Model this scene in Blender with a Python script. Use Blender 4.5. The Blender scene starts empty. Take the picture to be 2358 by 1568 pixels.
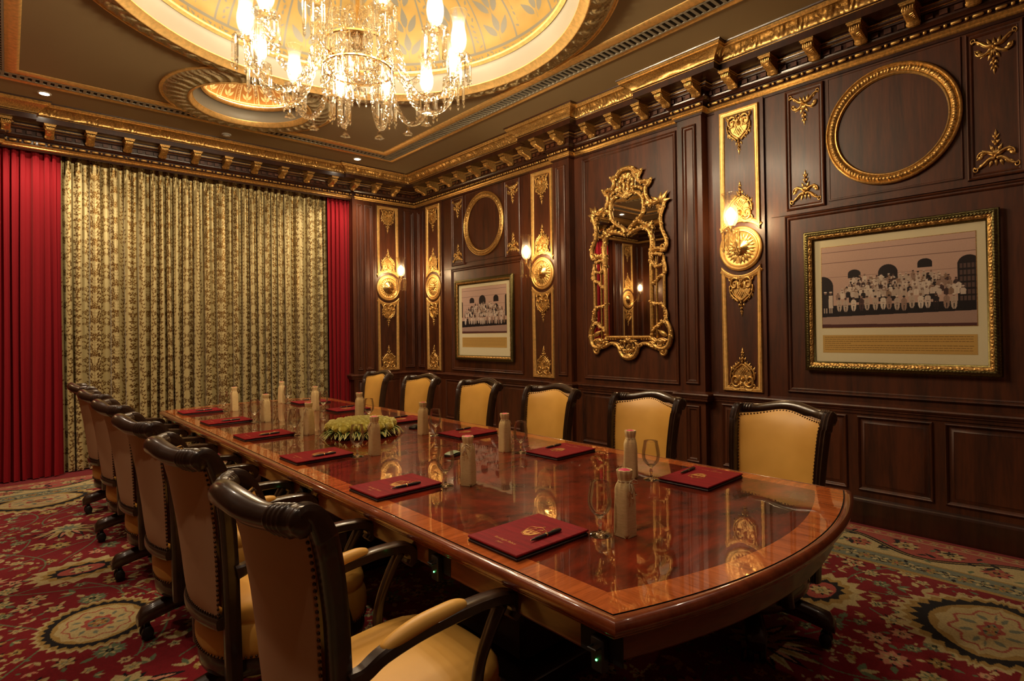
import bpy, math, random
import numpy as np
from mathutils import Vector, Matrix, geometry
sc = bpy.context.scene
COL = sc.collection
PI = math.pi
# ---------------- camera ----------------
_R = (0.74710958, -0.66456668, -0.01335663)
_U = (0.00356284, -0.01609016, 0.9998642)
_F = (0.66469134, 0.74705571, 0.00965337)
cam_data = bpy.data.cameras.new('camera')
cam = bpy.data.objects.new('camera', cam_data)
COL.objects.link(cam)
cam.matrix_world = Matrix(((_R[0], _U[0], -_F[0], 0), (_R[1], _U[1], -_F[1], 0), (_R[2], _U[2], -_F[2], 1.425), (0, 0, 0, 1)))
cam_data.sensor_width = 36.0
cam_data.lens = 1306.98 / 2358 * 36
cam_data.shift_y = -28.8 / 2358
cam_data.clip_start = 0.02
sc.camera = cam
# ---------------- world, view ----------------
w = bpy.data.worlds.new('world'); sc.world = w; w.use_nodes = True
w.node_tree.nodes['Background'].inputs[0].default_value = (1.0, 0.8, 0.6, 1)
w.node_tree.nodes['Background'].inputs[1].default_value = 0.0
sc.view_settings.view_transform = 'Standard'
sc.view_settings.look = 'None'
sc.view_settings.gamma = 1.0
sc.view_settings.exposure = 0.4
sc.view_settings.use_curve_mapping = False
cy = sc.cycles
cy.max_bounces = 10; cy.diffuse_bounces = 4; cy.glossy_bounces = 4; cy.transmission_bounces = 12
cy.transparent_max_bounces = 16
cy.caustics_reflective = False; cy.caustics_refractive = False
cy.sample_clamp_indirect = 6.0
cy.use_denoising = True
try: cy.denoiser = 'OPENIMAGEDENOISE'
except Exception: pass
cy.use_light_tree = True
# room numbers (metres)
XL, XR, YF, YB, ZC = -1.04, 4.70, -0.41, 7.49, 3.75
YW = 7.88            # wall behind the curtains
CX, CY = 1.80, 3.57  # big ceiling medallion
SY = 5.90            # small medallion
WARM = (1.0, 0.72, 0.40)
WARM2 = (1.0, 0.80, 0.55)
# ---------------- lights (the lamps of the room, plus added downlights out of view) ----------------
def lamp(name, kind, loc, energy, color, size=0.03, rot=(0, 0, 0), spot=None):
    d = bpy.data.lights.new(name, kind); d.energy = energy; d.color = color
    if kind in ('POINT', 'SPOT'): d.shadow_soft_size = size
    if kind == 'SPOT': d.spot_size = spot; d.spot_blend = 0.6
    o = bpy.data.objects.new(name, d); o.location = loc; o.rotation_euler = rot; COL.objects.link(o)
    return o
CH_POWER = 28.0
SC_POWER = 6.0
SPOT_POWER = 110.0
for k in range(12):
    a = 2 * PI * (k + 0.5) / 12
    lamp('chandelier_light', 'POINT', (CX + 0.695 * math.cos(a), CY + 0.695 * math.sin(a), 3.45), CH_POWER, (1.0, 0.84, 0.62), 0.035)
SCONCE = [((4.42, 2.262), (4.70, 2.305)), ((4.44, 4.728), (4.70, 4.702)), ((4.262, 7.19), (4.216, 7.49)), ((-0.702, 7.19), (-0.656, 7.49))]
for (lx, ly), _ in SCONCE:
    lamp('sconce_light', 'POINT', (lx, ly, 2.345), SC_POWER, WARM, 0.03)
DOWN = [(3.454, 6.90), (0.271, 6.90)]
DOWN_ADDED = [(3.454, 0.2), (0.271, 0.2), (-0.5, 3.5), (-0.5, 5.4), (-0.5, 1.6), (1.83, 0.05)]  # unseen downlights added to brighten table, carpet and left chair backs
for x, y in DOWN:
    lamp('downlight_light', 'SPOT', (x, y, 3.735), SPOT_POWER, (1.0, 0.80, 0.58), 0.04, (math.radians(10), 0, 0), math.radians(110))
for x, y in DOWN_ADDED:
    lamp('downlight_light', 'SPOT', (x, y, 3.735), 45.0 if x < 0 else 16.0, (1.0, 0.80, 0.58), 0.04, (0, 0, 0), math.radians(120))

# ---------------- helpers ----------------
def tag(o, label=None, cat=None, group=None, kind=None):
    if label: o['label'] = label
    if cat: o['category'] = cat
    if group: o['group'] = group
    if kind: o['kind'] = kind
    return o
def empty(name, loc=(0, 0, 0), rz=0.0, label=None, cat=None, group=None):
    o = bpy.data.objects.new(name, None); COL.objects.link(o)
    o.location = loc; o.rotation_euler = (0, 0, rz); o.empty_display_size = 0.05
    return tag(o, label, cat, group)
def copy_tree(o, parent=None):
    c = o.copy(); COL.objects.link(c)
    if parent is not None: c.parent = parent
    for ch in list(o.children): copy_tree(ch, c)
    return c
class MB:
    def __init__(s): s.v = []; s.f = []; s.m = []; s.n = 0
    def add(s, V, F, mi=0):
        V = np.asarray(V, float).reshape(-1, 3)
        s.v.append(V); n = s.n
        for q in F: s.f.append(tuple(int(i) + n for i in q)); s.m.append(mi)
        s.n += len(V); return s
    def grid(s, P, cu=False, cv=False, mi=0, capu=False):
        P = np.asarray(P, float); nu, nv = P.shape[:2]; F = []
        for i in range(nu if cu else nu - 1):
            i2 = (i + 1) % nu
            for j in range(nv if cv else nv - 1):
                j2 = (j + 1) % nv
                F.append((i * nv + j, i2 * nv + j, i2 * nv + j2, i * nv + j2))
        if capu:
            F.append(tuple(range(nv - 1, -1, -1))); F.append(tuple((nu - 1) * nv + j for j in range(nv)))
        return s.add(P.reshape(-1, 3), F, mi)
    def box(s, x0, x1, y0, y1, z0, z1, mi=0):
        V = [(x, y, z) for x in (x0, x1) for y in (y0, y1) for z in (z0, z1)]
        return s.add(V, [(0, 1, 3, 2), (4, 6, 7, 5), (0, 4, 5, 1), (2, 3, 7, 6), (0, 2, 6, 4), (1, 5, 7, 3)], mi)
    def bbox(s, x0, x1, y0, y1, z0, z1, b=0.004, mi=0):   # box with chamfered edges
        xs = (x0, x0 + b, x1 - b, x1)
        bm_pts = []
        C = ((x0 + x1) / 2, (y0 + y1) / 2, (z0 + z1) / 2)
        V = []; 
        for sx in (0, 1):
            for sy in (0, 1):
                for sz in (0, 1):
                    X = (x0, x1)[sx]; Y = (y0, y1)[sy]; Z = (z0, z1)[sz]
                    dx = b * (1 - 2 * sx); dy = b * (1 - 2 * sy); dz = b * (1 - 2 * sz)
                    V += [(X, Y + dy, Z + dz), (X + dx, Y, Z + dz), (X + dx, Y + dy, Z)]
        return s.hull(V, mi)
    def hull(s, V, mi=0):
        import bmesh
        bm = bmesh.new()
        for p in V: bm.verts.new(p)
        r = bmesh.ops.convex_hull(bm, input=bm.verts)
        bmesh.ops.delete(bm, geom=[g for g in r['geom_unused'] if isinstance(g, bmesh.types.BMVert)], context='VERTS')
        bmesh.ops.dissolve_limit(bm, angle_limit=0.01, verts=bm.verts, edges=bm.edges)
        bm.verts.index_update()
        s.add([tuple(v.co) for v in bm.verts], [[v.index for v in f.verts] for f in bm.faces], mi); bm.free(); return s
    def lathe(s, prof, n=24, c=(0, 0, 0), axis='z', mi=0, a0=0.0, fx=None):
        prof = np.asarray(prof, float); th = np.arange(n) * 2 * PI / n + a0
        P = np.zeros((n, len(prof), 3))
        r = prof[None, :, 0] * np.ones((n, 1))
        if fx is not None: r = r * np.array([[fx(t, k) for k in range(len(prof))] for t in th])
        P[..., 0] = r * np.cos(th)[:, None]; P[..., 1] = r * np.sin(th)[:, None]; P[..., 2] = prof[None, :, 1]
        if axis == 'x': P = P[..., [2, 0, 1]]
        if axis == 'y': P = P[..., [1, 2, 0]]
        return s.grid(P + np.array(c, float), cu=True, mi=mi)
    def ball(s, c, r, n=10, m=6, mi=0, sc3=(1, 1, 1)):
        a = np.linspace(-PI / 2, PI / 2, m); th = np.arange(n) * 2 * PI / n
        P = np.stack([np.cos(th)[:, None] * np.cos(a), np.sin(th)[:, None] * np.cos(a), np.ones((n, 1)) * np.sin(a)], -1)
        return s.grid(P * (np.array(sc3) * r) + np.array(c, float), cu=True, mi=mi)
    def tube(s, path, rad, n=8, closed=False, flat=1.0, up=None, caps=True, mi=0):
        p = np.asarray(path, float); N = len(p)
        rad = np.full(N, rad, float) if np.isscalar(rad) else np.asarray(rad, float)
        if closed: t = np.roll(p, -1, 0) - np.roll(p, 1, 0)
        else: t = np.gradient(p, axis=0)
        t /= np.linalg.norm(t, axis=1)[:, None] + 1e-12
        if up is not None:
            u = np.tile(np.array(up, float), (N, 1)); u -= (u * t).sum(1)[:, None] * t
            u /= np.linalg.norm(u, axis=1)[:, None] + 1e-9
        else:
            a = np.array([0, 0, 1.0]) if abs(t[0][2]) < 0.9 else np.array([1.0, 0, 0])
            u = np.zeros((N, 3)); q = a - (a @ t[0]) * t[0]; q /= np.linalg.norm(q); u[0] = q
            for i in range(1, N):
                q = u[i - 1] - (u[i - 1] @ t[i]) * t[i]; u[i] = q / (np.linalg.norm(q) + 1e-12)
        w_ = np.cross(t, u); th = np.arange(n) * 2 * PI / n
        P = p[:, None, :] + rad[:, None, None] * (np.cos(th)[None, :, None] * u[:, None, :] * flat + np.sin(th)[None, :, None] * w_[:, None, :])
        return s.grid(P, cu=closed, cv=True, mi=mi, capu=(caps and not closed))
    def xf(s, M):   # transform everything so far
        M = np.array(M); s.v = [V @ M[:3, :3].T + M[:3, 3] for V in s.v]; return s
    def join(s, o, M=None):
        for V in o.v:
            pass
        V = np.concatenate(o.v) if o.v else np.zeros((0, 3))
        if M is not None: M = np.array(M); V = V @ M[:3, :3].T + M[:3, 3]
        n = s.n; s.v.append(V); s.f += [tuple(i + n for i in q) for q in o.f]; s.m += list(o.m); s.n += len(V); return s
    def mesh(s, name, mats, smooth=True, angle=40):
        me = bpy.data.meshes.new(name)
        V = np.concatenate(s.v) if s.v else np.zeros((0, 3))
        me.from_pydata(V.tolist(), [], s.f)
        mats = mats if isinstance(mats, (list, tuple)) else [mats]
        for m in mats: me.materials.append(m)
        if len(mats) > 1: me.polygons.foreach_set('material_index', s.m)
        fix_normals(me)
        if smooth:
            me.polygons.foreach_set('use_smooth', [True] * len(me.polygons))
            if angle < 180:
                try: me.set_sharp_from_angle(angle=math.radians(angle))
                except Exception: pass
        me.update(); return me
    def build(s, name, mats, parent=None, smooth=True, angle=40, loc=None):
        o = bpy.data.objects.new(name, s.mesh(name, mats, smooth, angle)); COL.objects.link(o)
        if parent is not None: o.parent = parent
        if loc is not None: o.location = loc
        return o
def fix_normals(me):
    import bmesh
    if len(me.polygons) > 60000: return
    bm = bmesh.new(); bm.from_mesh(me); bmesh.ops.recalc_face_normals(bm, faces=bm.faces); bm.to_mesh(me); bm.free()
def big_grid(name, P, mat, colors=None, parent=None, cu=False, smooth=True):
    nu, nv = P.shape[:2]
    iu = np.arange(nu if cu else nu - 1)[:, None]; jv = np.arange(nv - 1)[None, :]; i2 = (iu + 1) % nu
    Q = np.stack([iu * nv + jv, i2 * nv + jv, i2 * nv + jv + 1, iu * nv + jv + 1], -1).reshape(-1, 4)
    me = bpy.data.meshes.new(name)
    me.vertices.add(nu * nv); me.vertices.foreach_set('co', P.reshape(-1).astype(np.float32))
    me.loops.add(len(Q) * 4); me.loops.foreach_set('vertex_index', Q.reshape(-1).astype(np.int32))
    me.polygons.add(len(Q)); me.polygons.foreach_set('loop_start', np.arange(len(Q), dtype=np.int32) * 4)
    me.polygons.foreach_set('use_smooth', [smooth] * len(Q))
    me.update(calc_edges=True)
    if colors is not None:
        at = me.color_attributes.new('Col', 'FLOAT_COLOR', 'POINT')
        C = np.ones((nu * nv, 4), np.float32); C[:, :colors.shape[-1]] = colors.reshape(nu * nv, -1)
        at.data.foreach_set('color', C.reshape(-1))
    me.materials.append(mat)
    o = bpy.data.objects.new(name, me); COL.objects.link(o)
    if parent is not None: o.parent = parent
    return o
def S(r, g, b):   # sRGB 0-255 to linear
    return tuple((c / 255 / 12.92) if c <= 10 else ((c / 255 + 0.055) / 1.055) ** 2.4 for c in (r, g, b))
# ---------------- materials ----------------
def mat(name, color=(0.5, 0.5, 0.5), rough=0.5, metal=0.0, coat=0.0, spec=None, emit=None, estr=0.0, coat_rough=0.05, sheen=0.0):
    m = bpy.data.materials.new(name); m.use_nodes = True
    b = m.node_tree.nodes['Principled BSDF']
    b.inputs['Base Color'].default_value = (*color, 1); b.inputs['Roughness'].default_value = rough
    b.inputs['Metallic'].default_value = metal; b.inputs['Coat Weight'].default_value = coat
    b.inputs['Coat Roughness'].default_value = coat_rough
    if spec is not None: b.inputs['Specular IOR Level'].default_value = spec
    if sheen: b.inputs['Sheen Weight'].default_value = sheen
    if emit: b.inputs['Emission Color'].default_value = (*emit, 1); b.inputs['Emission Strength'].default_value = estr
    return m
def N(m, t, **kw):
    n = m.node_tree.nodes.new(t)
    for k, v in kw.items():
        if k.startswith('_'): setattr(n, k[1:], v)
        else: n.inputs[k.replace('__', ' ')].default_value = v
    return n
def L(m, a, ai, b, bi): m.node_tree.links.new(a.outputs[ai], b.inputs[bi])
def coords(m, scale=(1, 1, 1), kind='Object', rot=(0, 0, 0)):
    t = N(m, 'ShaderNodeTexCoord'); mp = N(m, 'ShaderNodeMapping'); mp.inputs['Scale'].default_value = scale
    mp.inputs['Rotation'].default_value = rot
    L(m, t, kind, mp, 'Vector'); return mp
def ramp(m, stops):
    r = N(m, 'ShaderNodeValToRGB'); cr = r.color_ramp
    while len(cr.elements) < len(stops): cr.elements.new(0.5)
    for e, (p, c) in zip(cr.elements, stops): e.position = p; e.color = (*c, 1)
    return r
def wood(name, dark, light, scale, rough=0.3, coat=0.3, coat_rough=0.12, bump=0.0, detail=6, rot=(0, 0, 0), dist=0.6, lo=0.45, hi=0.85):
    m = mat(name, dark, rough, 0, coat, coat_rough=coat_rough); b = m.node_tree.nodes['Principled BSDF']
    mp = coords(m, scale, rot=rot)
    n = N(m, 'ShaderNodeTexNoise', Scale=1.0, Detail=float(detail), Roughness=0.65, Distortion=dist); L(m, mp, 0, n, 'Vector')
    mp2 = coords(m, tuple(x * 3.1 for x in scale), rot=rot)
    n2 = N(m, 'ShaderNodeTexNoise', Scale=2.0, Detail=4.0, Roughness=0.6); L(m, mp2, 0, n2, 'Vector')
    ad = N(m, 'ShaderNodeMath', _operation='MULTIPLY_ADD'); L(m, n2, 0, ad, 0); ad.inputs[1].default_value = 0.45; L(m, n, 0, ad, 2)
    r = ramp(m, [(lo, dark), (hi, light)]); L(m, ad, 0, r, 0); L(m, r, 0, b, 'Base Color')
    if bump:
        bu = N(m, 'ShaderNodeBump', Strength=bump, Distance=0.002); L(m, ad, 0, bu, 'Height'); L(m, bu, 0, b, 'Normal')
    return m
def gold(name, c, rough=0.38, dark=0.35, scale=60, metal=1.0):
    m = mat(name, c, rough, metal); b = m.node_tree.nodes['Principled BSDF']
    mp = coords(m, (1, 1, 1)); n = N(m, 'ShaderNodeTexNoise', Scale=float(scale), Detail=4.0, Roughness=0.6); L(m, mp, 0, n, 'Vector')
    r = ramp(m, [(0.3, tuple(x * dark for x in c)), (0.62, c)]); L(m, n, 0, r, 0); L(m, r, 0, b, 'Base Color')
    n2 = N(m, 'ShaderNodeTexNoise', Scale=float(scale) * 0.5, Detail=3.0); L(m, mp, 0, n2, 'Vector')
    bu = N(m, 'ShaderNodeBump', Strength=0.25, Distance=0.002); L(m, n2, 0, bu, 'Height'); L(m, bu, 0, b, 'Normal')
    return m
def vcol(name, rough=0.8, spec=0.3, metal=0.0, sheen=0.0, bump=0.0, bscale=400, gain=None):
    m = mat(name, (1, 1, 1), rough, metal, 0, spec, sheen=sheen); b = m.node_tree.nodes['Principled BSDF']
    a = N(m, 'ShaderNodeVertexColor'); a.layer_name = 'Col'; L(m, a, 0, b, 'Base Color')
    if bump:
        mp = coords(m); n = N(m, 'ShaderNodeTexNoise', Scale=float(bscale), Detail=2.0); L(m, mp, 0, n, 'Vector')
        bu = N(m, 'ShaderNodeBump', Strength=bump, Distance=0.003); L(m, n, 0, bu, 'Height'); L(m, bu, 0, b, 'Normal')
    return m
def crystal(name, tint=(1, 1, 1), through=0.55, rough=0.0, ior=1.5, white=0.0):
    # mix of clear straight-through and glass, so the lamps' light passes the drops
    m = bpy.data.materials.new(name); m.use_nodes = True; nt = m.node_tree; nt.nodes.clear()
    out = nt.nodes.new('ShaderNodeOutputMaterial'); g = N(m, 'ShaderNodeBsdfGlass', Roughness=rough, IOR=ior)
    g.inputs[0].default_value = (*tint, 1)
    t = N(m, 'ShaderNodeBsdfTransparent'); t.inputs[0].default_value = (*tint, 1)
    mx = N(m, 'ShaderNodeMixShader'); mx.inputs[0].default_value = through; L(m, g, 0, mx, 1); L(m, t, 0, mx, 2)
    last = mx
    if white:
        d = N(m, 'ShaderNodeBsdfTranslucent'); d.inputs[0].default_value = (1, 0.95, 0.85, 1)
        m2 = N(m, 'ShaderNodeMixShader'); m2.inputs[0].default_value = white; L(m, mx, 0, m2, 1); L(m, d, 0, m2, 2); last = m2
    L(m, last, 0, out, 0); return m
M = {}
M['wall_wood'] = wood('wall_wood', S(34, 13, 5), S(88, 42, 16), (9, 9, 0.9), 0.46, 0.14, 0.2)
M['wall_wood_dark'] = wood('wall_wood_dark', S(28, 11, 6), S(60, 27, 12), (9, 9, 0.9), 0.32, 0.4, 0.15)
M['gold'] = gold('gold_leaf', (0.85, 0.52, 0.17), 0.40, 0.5, 60, 0.85)
M['gold_bright'] = gold('gold_leaf_bright', (0.92, 0.58, 0.20), 0.48, 0.72, 30, 0.72)
M['gold_dark'] = gold('gold_leaf_antique', (0.74, 0.43, 0.13), 0.38, 0.35, 90, 0.8)
M['gold_silver'] = gold('gold_leaf_pale', (0.62, 0.50, 0.27), 0.38, 0.5, 80, 0.6)
M['ceiling'] = mat('ceiling_paint', S(146, 124, 86), 0.6)
M['cove_white'] = mat('cove_paint', S(138, 130, 114), 0.5)
M['table_top'] = wood('table_flame_veneer', S(24, 6, 4), S(138, 44, 20), (1.1, 1.9, 1.5), 0.3, 1.0, 0.012, detail=5, dist=5.0, lo=0.50, hi=0.98)
M['table_band'] = wood('table_band_veneer', S(128, 58, 24), S(196, 102, 48), (3, 30, 10), 0.25, 1.0, 0.02, dist=0.8)
M['table_band_end'] = wood('table_band_veneer_end', S(128, 58, 24), S(196, 102, 48), (30, 3, 10), 0.25, 1.0, 0.02, dist=0.8)
M['table_edge'] = wood('table_edge_wood', S(92, 38, 18), S(140, 66, 32), (8, 3, 8), 0.25, 0.9, 0.05)
M['table_apron'] = wood('table_apron_wood', S(82, 40, 22), S(120, 66, 36), (3, 3, 14), 0.35, 0.5, 0.1)
M['chair_wood'] = wood('chair_wood', S(32, 20, 13), S(60, 40, 27), (6, 6, 6), 0.3, 0.5, 0.12)
def ripple(m, d):    # slight waviness of the lacquer
    b = m.node_tree.nodes['Principled BSDF']; mp = coords(m, (1, 1, 1)); n = N(m, 'ShaderNodeTexNoise', Scale=9.0, Detail=3.0, Roughness=0.5); L(m, mp, 0, n, 'Vector')
    bu = N(m, 'ShaderNodeBump', Strength=1.0, Distance=d); L(m, n, 0, bu, 'Height'); L(m, bu, 0, b, 'Coat Normal')
for k_ in ('table_top', 'table_band', 'table_band_end'): ripple(M[k_], 0.00022)
for k_ in ('table_top', 'table_band', 'table_band_end'): M[k_].node_tree.nodes['Principled BSDF'].inputs['Specular IOR Level'].default_value = 0.05
M['black'] = mat('black_plastic', (0.012, 0.012, 0.012), 0.4)
M['dark'] = mat('dark_void', (0.006, 0.005, 0.004), 0.8)
def leather():
    m = mat('tan_leather', S(222, 168, 80), 0.45, 0, 0.0, 0.4); b = m.node_tree.nodes['Principled BSDF']
    mp = coords(m); n = N(m, 'ShaderNodeTexNoise', Scale=350.0, Detail=3.0); L(m, mp, 0, n, 'Vector')
    n2 = N(m, 'ShaderNodeTexNoise', Scale=5.0, Detail=2.0); L(m, mp, 0, n2, 'Vector')
    r = ramp(m, [(0.3, S(212, 158, 70)), (0.7, S(230, 176, 86))]); L(m, n2, 0, r, 0); L(m, r, 0, b, 'Base Color')
    bu = N(m, 'ShaderNodeBump', Strength=0.12, Distance=0.001); L(m, n, 0, bu, 'Height'); L(m, bu, 0, b, 'Normal'); return m
M['leather'] = leather()
M['leather_shaded'] = mat('tan_leather_shaded', S(196, 156, 120), 0.5, 0, 0, 0.4)  # same tan leather, with the shade on chair backs put into the colour
M['nail'] = mat('nail_metal', (0.10, 0.06, 0.035), 0.28, 0.9)
M['brass'] = mat('brass', (0.80, 0.55, 0.22), 0.25, 1.0)
M['chrome'] = mat('chrome', (0.8, 0.8, 0.78), 0.15, 1.0)
M['folder'] = wood('burgundy_cloth', S(104, 8, 18), S(138, 16, 28), (90, 5, 5), 0.62, 0, 0.3, 0.25)
M['folder'].node_tree.nodes['Principled BSDF'].inputs['Specular IOR Level'].default_value = 0.15
M['folder_dark'] = mat('folder_edge', S(40, 10, 12), 0.5)
M['print_gold'] = mat('gold_print', S(205, 150, 78), 0.4, 0.6)
M['linen'] = wood('linen_cloth', S(216, 184, 120), S(238, 208, 148), (40, 40, 200), 0.85, 0, 0.3, 0.3)
M['pink'] = mat('pink_label', S(214, 52, 96), 0.5)
M['cord'] = mat('cord_cream', S(215, 188, 145), 0.7)
M['glass'] = crystal('clear_glass', (1, 1, 1), 0.02, 0.0, 1.46)
def thin_glass(name):
    m = bpy.data.materials.new(name); m.use_nodes = True; nt = m.node_tree; nt.nodes.clear(); out = nt.nodes.new('ShaderNodeOutputMaterial')
    g = N(m, 'ShaderNodeBsdfGlossy', Roughness=0.01); t = N(m, 'ShaderNodeBsdfTransparent'); t.inputs[0].default_value = (0.97, 0.97, 0.96, 1); lw = N(m, 'ShaderNodeLayerWeight', Blend=0.35)
    mu = N(m, 'ShaderNodeMath', _operation='MULTIPLY'); mu.inputs[1].default_value = 0.75; L(m, lw, 'Fresnel', mu, 0); mx = N(m, 'ShaderNodeMixShader'); L(m, mu, 0, mx, 0); L(m, t, 0, mx, 1); L(m, g, 0, mx, 2); L(m, mx, 0, out, 0); return m
M['bowl_glass'] = thin_glass('thin_blown_glass')
M['drop'] = crystal('crystal_drops', (1, 0.99, 0.96), 0.42)
M['crystal'] = crystal('cut_crystal', (1, 0.98, 0.94), 0.64)
M['frosted'] = crystal('frosted_shade_glass', (1, 0.98, 0.94), 0.82, 0.0, 1.3, 0.014)
def glow_bulb(name, c, s_):      # clear glass bulb: gives off light and lets the lamp inside shine through
    m = bpy.data.materials.new(name); m.use_nodes = True; nt = m.node_tree; nt.nodes.clear(); out = nt.nodes.new('ShaderNodeOutputMaterial')
    e = N(m, 'ShaderNodeEmission', Strength=float(s_)); e.inputs[0].default_value = (*c, 1); t = N(m, 'ShaderNodeBsdfTransparent'); ad = N(m, 'ShaderNodeAddShader'); L(m, e, 0, ad, 0); L(m, t, 0, ad, 1); L(m, ad, 0, out, 0); return m
M['bulb'] = glow_bulb('lamp_bulb', (1.0, 0.86, 0.64), 16)
M['bulb_sconce'] = glow_bulb('lamp_bulb_sconce', (1.0, 0.76, 0.44), 35)
M['downlight'] = mat('downlight_lens', (1, 1, 1), 0.3, emit=(1.0, 0.86, 0.66), estr=40)
M['mirror'] = mat('antique_mirror', (0.62, 0.58, 0.52), 0.015, 1.0)
M['led'] = mat('green_led', (0, 0.2, 0.03), 0.3, emit=(0.1, 1.0, 0.2), estr=6)
M['petal'] = mat('cream_petal', S(255, 248, 172), 0.7, 0, 0, 0.1)
M['leaf'] = mat('dark_green_leaf', S(62, 92, 40), 0.4)
M['leaf_edge'] = mat('yellow_leaf_edge', S(226, 218, 128), 0.45)
M['strip'] = mat('cove_led_strip', (1, 1, 1), 0.3, emit=(1.0, 0.84, 0.52), estr=3.5)
M['strip_small'] = mat('cove_led_strip_small', (1, 1, 1), 0.3, emit=(1.0, 0.80, 0.45), estr=14)
M['mat_board'] = mat('cream_mat_board', S(240, 226, 184), 0.8)
M['caption'] = mat('caption_paper', S(212, 168, 88), 0.7)
M['ink'] = mat('caption_ink', S(110, 80, 42), 0.8)
M['picture_glass'] = crystal('picture_glass', (1, 1, 1), 0.9)
M['frame_green'] = gold('frame_patina', (0.20, 0.165, 0.065), 0.36, 0.35, 120)
M['vent'] = mat('vent_paint', S(150, 140, 118), 0.5)
M['white_plastic'] = mat('white_plastic', S(205, 198, 180), 0.5)
M['sage'] = mat('sage_plastic', S(150, 165, 130), 0.4)
# ---------------- painted patterns (colour grids on real surfaces) ----------------
class Canvas:
    def __init__(s, x0, x1, y0, y1, res, bg):
        s.nx = int(round((x1 - x0) / res)) + 1; s.ny = int(round((y1 - y0) / res)) + 1
        s.x = np.linspace(x0, x1, s.nx); s.y = np.linspace(y0, y1, s.ny)
        s.x0, s.y0 = x0, y0; s.dx = s.x[1] - s.x[0]; s.dy = s.y[1] - s.y[0]
        s.a = np.zeros((s.nx, s.ny, 3)); s.a[:] = bg
    def poly(s, P, col):
        P = np.asarray(P, float)
        i0 = max(0, int((P[:, 0].min() - s.x0) / s.dx)); i1 = min(s.nx, int((P[:, 0].max() - s.x0) / s.dx) + 2)
        j0 = max(0, int((P[:, 1].min() - s.y0) / s.dy)); j1 = min(s.ny, int((P[:, 1].max() - s.y0) / s.dy) + 2)
        if i0 >= i1 or j0 >= j1: return
        X = s.x[i0:i1][:, None]; Y = s.y[j0:j1][None, :]
        ins = np.zeros((i1 - i0, j1 - j0), bool); n = len(P)
        for k in range(n):
            xa, ya = P[k]; xb, yb = P[(k + 1) % n]
            if ya == yb: continue
            c = ((ya > Y) != (yb > Y)) & (X < (xb - xa) * (Y - ya) / (yb - ya) + xa); ins ^= c
        s.a[i0:i1, j0:j1][ins] = col
    def disc(s, cx, cy, r, col, ry=None, n=14, ang=0):
        t = np.arange(n) * 2 * PI / n; ry = ry or r
        x = r * np.cos(t); y = ry * np.sin(t)
        s.poly(np.c_[cx + x * math.cos(ang) - y * math.sin(ang), cy + x * math.sin(ang) + y * math.cos(ang)], col)
    def stroke(s, P, wd, col):
        P = np.asarray(P, float); t = np.gradient(P, axis=0); t /= np.linalg.norm(t, axis=1)[:, None] + 1e-9
        nrm = np.c_[-t[:, 1], t[:, 0]] * (wd / 2)
        for k in range(len(P) - 1):
            s.poly([P[k] + nrm[k], P[k + 1] + nrm[k + 1], P[k + 1] - nrm[k + 1], P[k] - nrm[k]], col)
    def leaf(s, cx, cy, l, wd, ang, col, edge=None):
        t = np.linspace(0, 1, 9); h = wd / 2 * np.sin(PI * t ** 0.8)
        x = np.r_[t * l, (t * l)[::-1]]; y = np.r_[h, -h[::-1]]
        c, q = math.cos(ang), math.sin(ang)
        if edge is not None: s.leaf(cx - 0.1 * l * c, cy - 0.1 * l * q, l * 1.2, wd * 1.5, ang, edge)
        s.poly(np.c_[cx + x * c - y * q, cy + x * q + y * c], col)
rnd = random.Random(5)
CRE = S(192, 170, 118); GLD = S(166, 132, 70); GRY = S(120, 124, 104); BLK = S(18, 14, 18); RED = S(128, 16, 26); ROS = S(170, 78, 66); PNK = S(196, 130, 104); GRN = S(104, 118, 86)
def serr(cx, cy, rx, ry, n, d, ang=0):
    t = np.arange(2 * n) * PI / n; k = 1 + d * (np.arange(2 * n) % 2 * 2 - 1)
    x = rx * k * np.cos(t); y = ry * k * np.sin(t)
    return np.c_[cx + x * math.cos(ang) - y * math.sin(ang), cy + x * math.sin(ang) + y * math.cos(ang)]
def c_flower(c, x, y, r, a, c1, c2, c3, n=6):
    for k in range(n):
        t = a + 2 * PI * k / n
        if r > 0.04: c.leaf(x + 0.10 * r * math.cos(t + .5), y + 0.10 * r * math.sin(t + .5), r * 1.0, r * 0.34, t + .5, BLK if c1 is not GRN else GRY)
    for k in range(n):
        t = a + 2 * PI * k / n
        c.leaf(x + 0.12 * r * math.cos(t), y + 0.12 * r * math.sin(t), r * 0.95, r * 0.62, t, c1)
    for k in range(n):
        t = a + 2 * PI * k / n + 0.2
        c.leaf(x + 0.15 * r * math.cos(t), y + 0.15 * r * math.sin(t), r * 0.6, r * 0.2, t, c2)
    c.disc(x, y, r * 0.26, c3); c.disc(x, y, r * 0.12, c1)
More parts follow.
